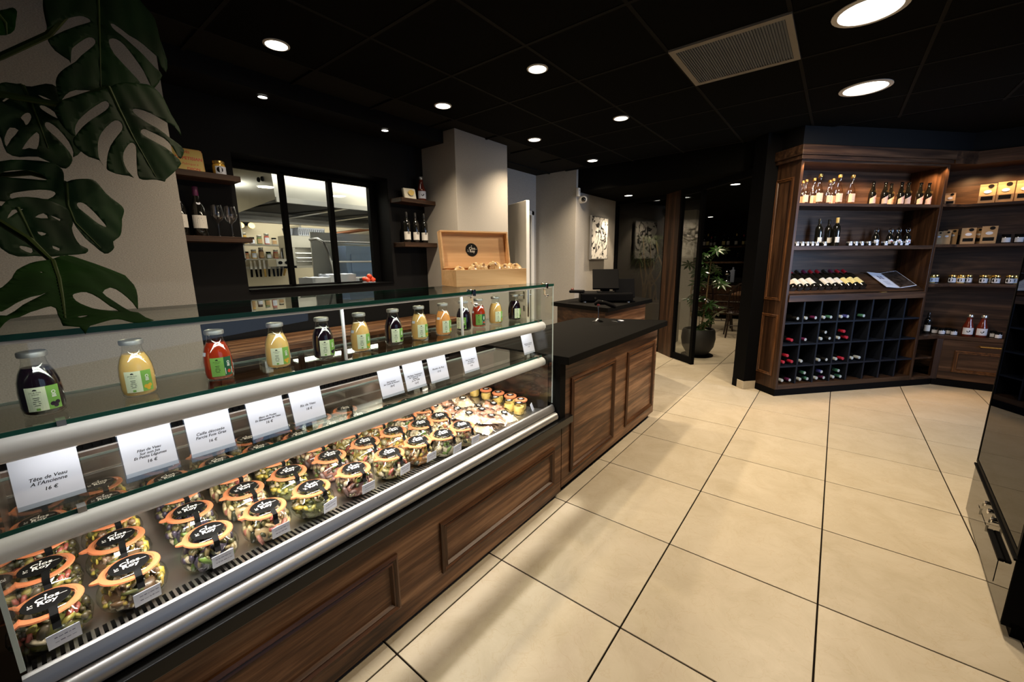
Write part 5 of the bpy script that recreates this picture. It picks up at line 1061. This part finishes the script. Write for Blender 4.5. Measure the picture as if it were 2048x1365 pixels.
# ================================================================ MONSTERA
LEAVES = {"A":{"P":[0.317,1.839,2.068],"U":[0.989,0.148,-0.0],"V":[-0.022,0.145,0.989],"o":[[-0.093,0.115],[-0.103,0.075],[-0.108,0.044],[-0.11,0.002],[-0.11,-0.007],[-0.081,0.027],[-0.046,0.055],[-0.025,0.065],[-0.011,0.064],[-0.01,0.059],[-0.023,0.047],[-0.075,0.005],[-0.11,-0.03],[-0.115,-0.041],[-0.105,-0.061],[-0.082,-0.079],[-0.08,-0.087],[-0.072,-0.05],[-0.063,-0.034],[-0.039,-0.006],[-0.023,0.009],[-0.012,0.011],[-0.009,0.003],[-0.018,-0.013],[-0.052,-0.054],[-0.068,-0.077],[-0.095,-0.105],[-0.112,-0.127],[-0.121,-0.15],[-0.122,-0.17],[-0.122,-0.202],[-0.107,-0.18],[-0.083,-0.16],[-0.034,-0.146],[-0.002,-0.13],[0.048,-0.1],[0.08,-0.082],[0.056,-0.055],[0.028,-0.017],[0.022,0.014],[0.028,0.027],[0.042,0.031],[0.06,0.021],[0.078,-0.003],[0.096,-0.041],[0.106,-0.078],[0.118,-0.084],[0.149,-0.034],[0.134,-0.015],[0.106,0.011],[0.075,0.039],[0.045,0.056],[0.037,0.07],[0.044,0.076],[0.079,0.06],[0.113,0.047],[0.145,0.026],[0.147,0.007],[0.163,-0.018],[0.176,0.027],[0.167,0.087],[0.164,0.149],[0.139,0.182],[0.12,0.213],[0.091,0.239],[0.036,0.229],[-0.021,0.191],[-0.066,0.149]],"h":[],"m":[[0.037,0.222],[0.011,0.067],[-0.023,-0.132]]},"B":{"P":[0.317,1.73,1.791],"U":[0.981,0.196,-0.0],"V":[-0.047,0.233,0.971],"o":[[-0.001,0.143],[-0.031,0.12],[-0.071,0.097],[-0.107,0.073],[-0.123,0.061],[-0.139,0.036],[-0.139,0.017],[-0.132,-0.011],[-0.12,-0.03],[-0.113,-0.03],[-0.111,-0.012],[-0.098,0.016],[-0.07,0.05],[-0.034,0.086],[-0.021,0.091],[-0.019,0.081],[-0.032,0.062],[-0.067,0.028],[-0.093,0.0],[-0.111,-0.026],[-0.12,-0.04],[-0.122,-0.055],[-0.112,-0.071],[-0.098,-0.083],[-0.079,-0.09],[-0.074,-0.106],[-0.078,-0.081],[-0.071,-0.04],[-0.056,-0.008],[-0.027,0.029],[-0.008,0.041],[0.0,0.032],[-0.005,0.014],[-0.022,-0.009],[-0.044,-0.042],[-0.059,-0.077],[-0.067,-0.105],[-0.067,-0.117],[-0.049,-0.124],[-0.022,-0.126],[-0.012,-0.131],[-0.022,-0.11],[-0.025,-0.083],[-0.019,-0.057],[-0.001,-0.029],[0.012,-0.019],[0.019,-0.028],[0.011,-0.062],[0.002,-0.105],[0.001,-0.13],[0.021,-0.131],[0.046,-0.125],[0.066,-0.129],[0.071,-0.121],[0.097,-0.096],[0.129,-0.059],[0.117,-0.036],[0.097,-0.014],[0.054,0.004],[0.04,0.018],[0.048,0.03],[0.065,0.03],[0.099,0.016],[0.116,-0.006],[0.127,-0.041],[0.139,-0.034],[0.152,-0.007],[0.137,0.013],[0.119,0.024],[0.087,0.045],[0.046,0.067],[0.035,0.083],[0.045,0.092],[0.064,0.093],[0.102,0.085],[0.126,0.073],[0.142,0.066],[0.156,0.041],[0.158,0.073],[0.145,0.111],[0.137,0.159],[0.12,0.182],[0.097,0.186],[0.061,0.176],[0.024,0.162]],"h":[],"m":[[-0.005,0.143],[0.005,0.079],[0.019,0.001],[0.048,-0.116]]},"C":{"P":[0.166,1.871,1.804],"U":[0.958,0.287,-0.0],"V":[-0.027,0.091,0.995],"o":[[-0.022,0.11],[-0.006,0.111],[0.026,0.13],[0.05,0.129],[0.053,0.092],[0.042,0.055],[0.047,0.02],[0.066,-0.006],[0.071,-0.045],[0.045,-0.071],[0.049,-0.056],[0.045,-0.027],[0.028,0.004],[0.011,0.019],[0.002,0.015],[0.003,0.0],[0.018,-0.021],[0.033,-0.046],[0.042,-0.071],[0.037,-0.09],[0.021,-0.109],[0.002,-0.105],[-0.033,-0.087],[-0.07,-0.095],[-0.093,-0.088],[-0.096,-0.053],[-0.103,-0.008],[-0.089,0.066],[-0.066,0.099],[-0.048,0.105]],"h":[[[0.002,0.091],[0.018,0.09],[0.043,0.081],[0.038,0.078],[0.014,0.084]],[[0.0,0.061],[0.01,0.064],[0.029,0.054],[0.036,0.038],[0.023,0.039],[0.004,0.051]],[[-0.047,0.015],[-0.035,0.03],[-0.025,0.034],[-0.023,0.024],[-0.033,0.005],[-0.041,-0.003],[-0.043,0.007]],[[-0.073,-0.018],[-0.058,-0.021],[-0.076,-0.048],[-0.09,-0.072],[-0.091,-0.056],[-0.086,-0.041]],[[-0.061,-0.072],[-0.041,-0.039],[-0.02,-0.015],[-0.016,-0.02],[-0.02,-0.039],[-0.031,-0.065],[-0.047,-0.066]],[[-0.074,0.05],[-0.048,0.079],[-0.043,0.079],[-0.071,0.049]]],"m":[[-0.022,0.11],[-0.015,0.067],[-0.009,0.004],[-0.004,-0.055]]},"D":{"P":[0.19,1.831,1.589],"U":[0.97,0.243,-0.0],"V":[-0.023,0.094,0.995],"o":[[-0.009,0.064],[0.005,0.072],[0.031,0.08],[0.054,0.081],[0.066,0.07],[0.081,0.044],[0.098,0.026],[0.114,0.009],[0.117,-0.007],[0.107,-0.032],[0.095,-0.075],[0.086,-0.092],[0.067,-0.107],[0.067,-0.125],[0.056,-0.139],[0.04,-0.145],[0.021,-0.121],[0.004,-0.098],[-0.009,-0.066],[-0.018,-0.037],[-0.037,-0.025],[-0.068,-0.007],[-0.108,-0.007],[-0.135,-0.008],[-0.159,0.002],[-0.151,0.064],[-0.134,0.097],[-0.077,0.113],[-0.027,0.114],[-0.009,0.099],[-0.009,0.08]],"h":[[[0.004,0.003],[0.013,0.008],[0.025,0.002],[0.039,-0.017],[0.054,-0.044],[0.061,-0.062],[0.042,-0.053],[0.023,-0.031],[0.006,-0.01]],[[-0.132,0.068],[-0.112,0.078],[-0.083,0.084],[-0.063,0.081],[-0.045,0.066],[-0.063,0.061],[-0.103,0.06],[-0.134,0.058]],[[-0.126,0.013],[-0.109,0.022],[-0.069,0.033],[-0.045,0.034],[-0.037,0.026],[-0.056,0.009],[-0.081,0.009],[-0.123,0.0]]],"m":[[-0.006,0.064],[-0.015,-0.003],[-0.009,-0.052],[0.037,-0.13]]},"F":{"P":[0.11,1.714,1.503],"U":[0.958,0.287,-0.0],"V":[-0.054,0.18,0.982],"o":[[-0.048,0.077],[-0.016,0.088],[0.025,0.084],[0.059,0.067],[0.063,0.049],[0.063,0.025],[0.056,0.01],[0.055,-0.014],[0.062,-0.038],[0.078,-0.048],[0.068,-0.062],[0.031,-0.067],[-0.004,-0.072],[-0.036,-0.07],[-0.067,-0.072],[-0.091,-0.051],[-0.096,-0.009],[-0.08,0.035],[-0.063,0.062]],"h":[[[-0.064,0.026],[-0.05,0.049],[-0.039,0.053],[-0.028,0.055],[-0.044,0.043]],[[-0.012,0.034],[0.007,0.047],[0.013,0.034]],[[0.019,0.042],[0.037,0.033],[0.034,0.028]],[[-0.016,-0.004],[-0.001,-0.009],[-0.011,-0.015]],[[-0.057,-0.044],[-0.036,-0.05],[-0.042,-0.063],[-0.058,-0.052]],[[0.003,-0.042],[0.016,-0.049],[0.014,-0.056],[0.003,-0.049]]],"m":[[-0.037,0.059],[-0.03,0.004],[-0.023,-0.049]]},"G":{"P":[0.137,1.833,2.06],"U":[0.981,0.196,-0.0],"V":[0.0,0.0,1.0],"o":[[-0.019,0.008],[0.001,0.026],[0.014,0.036],[0.021,0.03],[0.014,0.003],[0.008,-0.02],[-0.009,-0.039],[-0.028,-0.043]],"h":[],"m":[[-0.018,0.012],[-0.004,-0.007],[-0.007,-0.037]]},"E":{"P":[0.095,1.45,1.419],"U":[0.491,0.871,-0.0],"V":[-0.778,0.439,0.45],"o":[[0.008,0.004],[0.162,0.039],[0.258,0.048],[0.293,0.034],[0.219,-0.03],[0.167,-0.075],[0.054,-0.136],[-0.06,-0.187],[-0.197,-0.238],[-0.155,-0.213],[-0.108,-0.174],[-0.096,-0.147],[-0.166,-0.163],[-0.203,-0.198],[-0.244,-0.242],[-0.23,-0.25],[-0.241,-0.268],[-0.225,-0.278],[-0.287,-0.282],[-0.313,-0.275],[-0.32,-0.259],[-0.359,-0.257],[-0.425,-0.257],[-0.468,-0.271],[-0.454,-0.256],[-0.469,-0.243],[-0.445,-0.229],[-0.407,-0.208],[-0.376,-0.19],[-0.377,-0.184],[-0.408,-0.188],[-0.452,-0.196],[-0.5,-0.2],[-0.532,-0.209],[-0.545,-0.21],[-0.507,-0.189],[-0.491,-0.191],[-0.43,-0.175],[-0.371,-0.16],[-0.291,-0.138],[-0.339,-0.15],[-0.371,-0.154],[-0.424,-0.164],[-0.476,-0.178],[-0.474,-0.169],[-0.4,-0.125],[-0.361,-0.113],[-0.284,-0.083],[-0.217,-0.053],[-0.126,-0.024],[-0.067,-0.013]],"h":[[[-0.262,-0.158],[-0.24,-0.154],[-0.218,-0.158],[-0.231,-0.184],[-0.256,-0.214],[-0.266,-0.233],[-0.318,-0.224],[-0.315,-0.202],[-0.298,-0.18]],[[-0.395,-0.226],[-0.377,-0.225],[-0.367,-0.229],[-0.395,-0.231]],[[-0.173,-0.063],[-0.171,-0.067],[-0.183,-0.071]]],"m":[[-0.001,-0.0],[-0.158,-0.088],[-0.303,-0.164],[-0.412,-0.22]]}}
mon = thing('monstera_plant', 'large monstera plant with slit leaves hanging over the near end of the display case', 'plant', (-.55, 2.05, 0))
def inside(p, poly):
    c = False; n = len(poly); x, y = p
    for i in range(n):
        x1, y1 = poly[i]; x2, y2 = poly[(i+1) % n]
        if (y1 > y) != (y2 > y) and x < (x2-x1)*(y-y1)/(y2-y1)+x1: c = not c
    return c
def smoothpoly(p):
    out = []; n = len(p)
    for i in range(n):
        p0, p1, p2, p3 = [Vector(p[(i+k-1) % n]) for k in range(4)]
        out.append(tuple(p1)); 
        d1, d2 = (p1-p0), (p2-p1)
        q = (p1+p2)*.5625-(p0+p3)*.0625
        if d2.length > .008: out.append(tuple(q))
    return out
def segd(p, a, b):
    ab = b-a; t = max(0, min(1, (p-a).dot(ab)/max(ab.length_squared, 1e-9))); return (p-a-ab*t).length
for key, L_ in LEAVES.items():
    ol = smoothpoly(L_['o']); hs = [smoothpoly(h) for h in L_['h']]
    vs = []; es = []
    for loop in [ol]+hs:
        b0 = len(vs); vs += [Vector(p) for p in loop]; es += [(b0+i, b0+(i+1) % len(loop)) for i in range(len(loop))]
    xs = [p[0] for p in ol]; ys = [p[1] for p in ol]; st = .011
    gx_ = min(xs)
    while gx_ < max(xs):
        gy_ = min(ys)
        while gy_ < max(ys):
            q = (gx_+.0013, gy_)
            if inside(q, ol) and not any(inside(q, h) for h in hs): vs.append(Vector(q))
            gy_ += st
        gx_ += st
    V2, E2, F2, *_x = mgeo.delaunay_2d_cdt(vs, es, [], 0, 1e-5)
    mid = [Vector(p) for p in L_['m']]; P_, U_, V_ = Vector(L_['P']), Vector(L_['U']), Vector(L_['V']); N_ = U_.cross(V_)
    mb = MB(); bv = []
    for v in V2:
        d = min(segd(v, a, b) for a, b in zip(mid, mid[1:]))
        rel = (v-mid[0]); z = .010*(1-math.exp(-d/.012)) - .5*d*d + .0018*math.sin(d*120+rel.y*20)*min(1, d/.05)
        bv.append(mb.bm.verts.new(P_ + U_*v.x + V_*v.y + N_*z - Vector((-.55, 2.05, 0))))
    for f in F2:
        c = sum((V2[i] for i in f), Vector((0, 0)))/len(f)
        if inside(c, ol) and not any(inside(c, h) for h in hs): mb.bm.faces.new([bv[i] for i in f])
    lf = mb.done('leaf', M['leaf2'] if key in 'EG' else M['leaf'], mon, smooth=True)
    so = lf.modifiers.new('thickness', 'SOLIDIFY'); so.thickness = .0011
    mb = MB(); mb.tube([P_+U_*p.x+V_*p.y+N_*.003-Vector((-.55, 2.05, 0)) for p in mid], [.0048-.0035*i/(len(mid)-1) for i in range(len(mid))], 6); mb.done('midrib', M['stem'], lf, smooth=True)
O_ = Vector((-.55, 2.05, 0))
def w3(k, p): L_ = LEAVES[k]; return Vector(L_['P'])+Vector(L_['U'])*p[0]+Vector(L_['V'])*p[1]
base = Vector((-.50, 2.10, .45))
def petiole(k, via, r=.0085):
    e = w3(k, LEAVES[k]['m'][0]); m = MB(); m.tube([p-O_ for p in [base]+[Vector(v) for v in via]+[e]], [r*1.3]+[r]*len(via)+[r*.6], 7); m.done('petiole', M['stem'], mon, smooth=True)
petiole('A', [(-.35, 2.12, 1.5), (.0, 2.05, 1.93), (.12, 1.98, 2.01), (.22, 1.92, 2.085), (.30, 1.88, 2.2)]); petiole('B', [(-.35, 2.05, 1.5), (-.1, 1.95, 1.84), (.1, 1.83, 1.868), (.20, 1.80, 1.862)]); petiole('C', [(-.35, 2.1, 1.5), (-.05, 2.0, 1.86)]); petiole('D', [(-.3, 2.1, 1.3), (0, 2.0, 1.66), (.12, 1.9, 1.68)])
petiole('F', [(-.3, 2.0, 1.2), (-.05, 1.85, 1.56)]); petiole('G', [(-.4, 2.1, 1.6), (-.1, 2.0, 2.1)]); petiole('E', [(-.3, 1.9, 1.1), (-.08, 1.75, 1.48), (.03, 1.62, 1.52), (.07, 1.52, 1.47)])
m = MB(); m.lathe([(0, 0), (.15, 0), (.19, .05), (.21, .30), (.20, .36), (.185, .36), (.18, .33), (0, .33)], 24, c=(.05, .05, 0)); m.done('pot', M['pot'], mon, smooth=50)
m = MB(); m.tube([Vector((-.50, 2.10, .30))-O_, base-O_, Vector((-.50, 2.12, .9))-O_], [.03, .026, .02], 8); m.done('stem', M['bark'], mon, smooth=True)

# ================================================================ DINING ROOM AND PLANTS BEYOND THE GLASS
pl = thing('planter_box', 'low grey planter wall behind the glass partition', 'planter', (6.95, 2.50, 0)); pm2 = mat('grey beige planter', (.16, .14, .11), .8)
m = MB(); m.box(-.25, .30, -.46, .36, 0, .70, bev=.006); m.done('box', pm2, pl); m = MB(); m.box(-.23, .28, -.44, .34, .70, .705); m.done('soil', M['soil'], pl)
dr_ = thing('dragon_tree', 'many-stemmed dragon tree with grassy leaf tufts behind the glass', 'plant', (6.95, 2.42, .705)); r_ = random.Random(11)
blade = MB()
for q in range(34):
    a = r_.uniform(0, 6.28); up = r_.uniform(-.5, 1.2); Lg = r_.uniform(.22, .36); d = Vector((math.cos(a), math.sin(a), up)).normalized(); pr2 = d.cross(Vector((0, 0, 1))).normalized()*.006
    pts = [d*Lg*t - Vector((0, 0, .16*t*t)) for t in (0, .35, .7, 1)]
    for i in range(3):
        w0, w1 = (1-.3*i)*1.0, (1-.3*(i+1))*1.0+.05
        blade.bm.faces.new([blade.bm.verts.new(v) for v in (pts[i]-pr2*w0, pts[i]+pr2*w0, pts[i+1]+pr2*w1, pts[i+1]-pr2*w1)])
tuft = None
for i in range(11):
    x0, y0 = r_.uniform(-.14, .14), r_.uniform(-.22, .20); x1, y1, z1 = x0+r_.uniform(-.12, .12), y0+r_.uniform(-.28, .28), r_.uniform(.55, 1.32); y1 = max(-.36, min(.38, y1)); x1 = min(.25, max(-.25, x1))
    pts = [(x0, y0, 0), (x0+r_.uniform(-.03, .03), y0+r_.uniform(-.04, .04), z1*.4), (x1*.7+x0*.3, y1*.7+y0*.3, z1*.75), (x1, y1, z1)]
    m = MB(); m.tube(pts, [.016, .014, .012, .009], 7); m.done('cane', M['bark'], dr_, smooth=True)
    if tuft is None: tuft = blade.done('leaf_tuft', mat('dragon tree leaf', (.06, .10, .025), .5, vary=.3), dr_, recalc=False); o = tuft
    else: o = one(tuft.data, 'leaf_tuft', dr_)
    o.location = (x1, y1, z1); o.rotation_euler = (r_.uniform(-.3, .3), r_.uniform(-.3, .3), r_.uniform(0, 6)); o.scale = [r_.uniform(.7, .95)]*3
# big round pot with umbrella tree
pp = thing('potted_umbrella_tree', 'umbrella tree in a big rounded charcoal pot inside the glass doorway', 'plant', (6.33, 1.50, 0)); r_ = random.Random(5)
m = MB(); m.lathe([(0, 0), (.10, 0), (.15, .03), (.215, .14), (.235, .26), (.225, .37), (.205, .40), (.19, .40), (.20, .36), (0, .35)], 30); m.done('pot', M['pot'], pp, smooth=50)
m = MB(); m.lathe([(0, .362), (.198, .362)], 24); m.done('soil', M['soil'], pp, recalc=False)
m = MB(); m.lathe([(0, .001), (.22, .001), (.22, .012), (0, .012)], 24); m.done('saucer', M['black'], pp)
stems = [[(0, -.02, .35), (.02, -.06, .7), (-.01, -.08, 1.1), (.01, -.09, 1.38)], [(-.03, .03, .35), (-.02, .12, .6), (-.03, .14, .95), (0, .10, 1.2)], [(.04, -.04, .35), (.03, -.14, .55), (.02, -.16, .68)]]
for s_ in stems: m = MB(); m.tube(s_, [.012, .011, .009, .007][:len(s_)], 7); m.done('trunk', M['bark'], pp, smooth=True)
rose = MB()
for q in range(8):
    a = q*math.pi/4; d = Vector((math.cos(a), math.sin(a), .1)); s2 = d.cross(Vector((0, 0, 1))).normalized()
    p = [Vector((0, 0, 0)), d*.03+s2*.012, d*.075+s2*.020-Vector((0, 0, .012)), d*.125-Vector((0, 0, .035)), d*.075-s2*.020-Vector((0, 0, .012)), d*.03-s2*.012]
    rose.bm.faces.new([rose.bm.verts.new(v) for v in p])
lm = [mat('umbrella leaf', (.022, .065, .012), .3, spec=.6, coat=.3, vary=.3)]
ro = None
heads = [(0, -.09, 1.38)]*9 + [(0, .10, 1.2)]*8 + [(.0, .13, .75)]*5 + [(.02, -.16, .70)]*8 + [(.0, -.08, 1.1)]*4 + [(0, 0, .5)]*4
for c in heads:
    off = Vector((r_.uniform(-.15, .15), r_.uniform(-.15, .15), r_.uniform(-.20, .15)))
    p = Vector(c)+off
    m = MB(); m.tube([c, Vector(c)*.4+p*.6+Vector((0, 0, .02)), p], .003, 5); m.done('leaf_stalk', M['stem'], pp)
    if ro is None: ro = rose.done('leaf_rosette', lm, pp, recalc=False); o = ro
    else: o = one(ro.data, 'leaf_rosette', pp)
    o.location = p; o.rotation_euler = (r_.uniform(-.7, .7), r_.uniform(-.9, .2), r_.uniform(0, 6)); o.scale = [r_.uniform(.75, 1.15)]*3
# chairs and table
def chair(loc, rz, lab, first=None):
    if first is not None: return dup(first, loc, rz, lab, 'dining chairs')
    t = thing('dining_chair', lab, 'chair', loc, rz, 'dining chairs'); wd_ = M['darkwood']
    m = MB(); m.lathe([(0, .43), (.20, .43), (.215, .445), (.20, .46), (0, .455)], 20); m.done('seat', wd_, t, smooth=50)
    for sx, sy in ((-.16, -.15), (.16, -.15), (-.16, .15), (.16, .15)): m = MB(); m.tube([(sx, sy, .435), (sx*1.25, sy*1.3, 0.0)], [.017, .013], 8); m.done('leg', wd_, t, smooth=True)
    arc = [(.20*math.cos(a), -.17-.05*math.sin(a), .46+.52*math.sin(a)**.6) for a in [math.pi*k/12 for k in range(13)]]
    m = MB(); m.tube(arc, .013, 8); m.done('back_hoop', wd_, t, smooth=True)
    for k in range(7): x = -.135+.045*k; m = MB(); m.tube([(x*.9, -.17, .45), (x, -.20, .46+.52*max(.1, (1-(x/.2)**2))**.3)], .006, 6); m.done('spindle', wd_, t)
    m = MB(); m.tube([(-.18, 0, .2), (.18, 0, .2)], .009, 6); m.tube([(-.18, -.17, .2), (-.18, .17, .2)], .009, 6); m.tube([(.18, -.17, .2), (.18, .17, .2)], .009, 6); m.done('stretcher', wd_, t)
    return t
c0 = chair((8.25, 1.30, 0), R(-75), 'dark hoop-backed dining chair turned to the table, nearest the doorway'); chair((8.98, 1.72, 0), R(195), 'dark hoop-backed dining chair on the far side of the table', c0)
t = thing('dining_table', 'small dark dining table beside the hoop-backed chairs', 'table', (9.0, 1.12, 0))
m = MB(); m.box(-.4, .4, -.4, .4, .72, .75, bev=.004); m.done('tabletop', wood('mid walnut top', (.09, .045, .02), (.16, .08, .04), (.22, .12, .06)), t); m = MB(); m.lathe([(0, 0), (.24, 0), (.24, .015), (.04, .04), (.035, .70), (.10, .72)], 20); m.done('pedestal', M['black'], t, smooth=50)
t = thing('napkin', 'white folded napkin standing on the dining table', 'napkin', (8.85, 1.25, .75), R(20)); m = MB(); m.prism([(-.07, 0), (.07, 0), (.055, .19), (-.05, .17)], -.012, .012, mx=Rx(R(90))); m.done('cloth', M['paper'], t)
sbd = thing('sideboard', 'long dark walnut sideboard against the far dining room wall', 'sideboard', (10.72, 1.2, 0))
m = MB(); m.box(0, .55, -.8, 1.6, .08, .80); m.done('cabinet', M['walnutS'], sbd); m = MB(); m.box(-.02, .56, -.82, 1.62, .80, .84); m.done('top', M['slab'], sbd); m = MB(); m.box(.03, .55, -.78, 1.58, 0, .08); m.done('plinth', M['black'], sbd)
for k in range(4):
    m = MB(); m.box(-.018, 0, -.78+.6*k, -.22+.6*k, .10, .56, bev=.003); m.done('door', M['walnutS'], sbd); m = MB(); m.box(-.018, 0, -.78+.6*k, -.22+.6*k, .58, .78, bev=.003); d_ = m.done('drawer', M['walnutS'], sbd); m = MB(); m.lathe([(.014, 0), (.018, .02), (0, .024)], 12, mx=T(-.018, -.5+.6*k, .68) @ Ry(R(-90))); m.done('knob', M['chrome'], d_)
m = MB(); m.box(-.03, .0, -.78, 1.58, .40, .412); m.done('rail', M['alu'], sbd)
for z, lb in ((1.70, 'upper walnut shelf of bottles on the far dining room wall'), (1.33, 'lower walnut shelf on the far dining room wall')):
    m = MB(); m.box(11.0, 11.3, .6, 2.85, z-.04, z, bev=.002); tag(m.done('bar_shelf', M['walnutS']), lb, 'shelf')
r_ = random.Random(2); bp0 = None
for i, y in enumerate([2.66, 2.58, 2.50, 2.42, 2.22, 2.12, 1.95, 1.80, 1.72, 1.62]):
    lb = 'liquor bottle on the upper dining room bar shelf, %s from the doorway side' % ORD[i]
    t = winebottle('bar_bottle', lb, (11.1, y, 1.70), WINE if i % 2 else BURG, 'kyrgk'[i % 5], LBY if i % 3 == 1 else LBL, (.03, .12), r_.uniform(.75, 1.0), rot=(0, 0, R(-90)), grp='bottles on the bar shelf', seg=12)
for i, y in enumerate([2.45, 2.3, 2.15, 1.9, 1.7]):
    t = thing('bar_glass', 'stemmed glass on the lower dining room bar shelf, %s from the doorway side' % ORD[i], 'wine glass', (11.12, y, 1.33), group='glasses on the bar shelf'); m = MB(); m.lathe(GL, 14); m.done('glass_body', M['jarglass'], t, smooth=60)
t = thing('table_lamp', 'small round chrome coffee grinder shape glinting on the sideboard', 'ornament', (10.95, 2.05, .84)); t.name = 'chrome_ornament'; t['label'] = 'round chrome ornament glinting on the dark sideboard'
m = MB(); m.ball((0, 0, .22), .09, 3); m.lathe([(.07, 0), (.075, .01), (.03, .05), (.03, .15)], 18); m.done('body', M['chrome'], t, smooth=60)
t = thing('blue_bottle', 'tall pale blue bottle standing on the dark sideboard', 'bottle', (10.95, 1.93, .84)); m = MB(); m.box(-.045, .045, -.045, .045, 0, .30, bev=.01).lathe([(.02, .30), (.02, .36), (0, .36)], 12); m.done('bottle_body', mat('pale blue glass', (.16, .19, .26), .2), t)
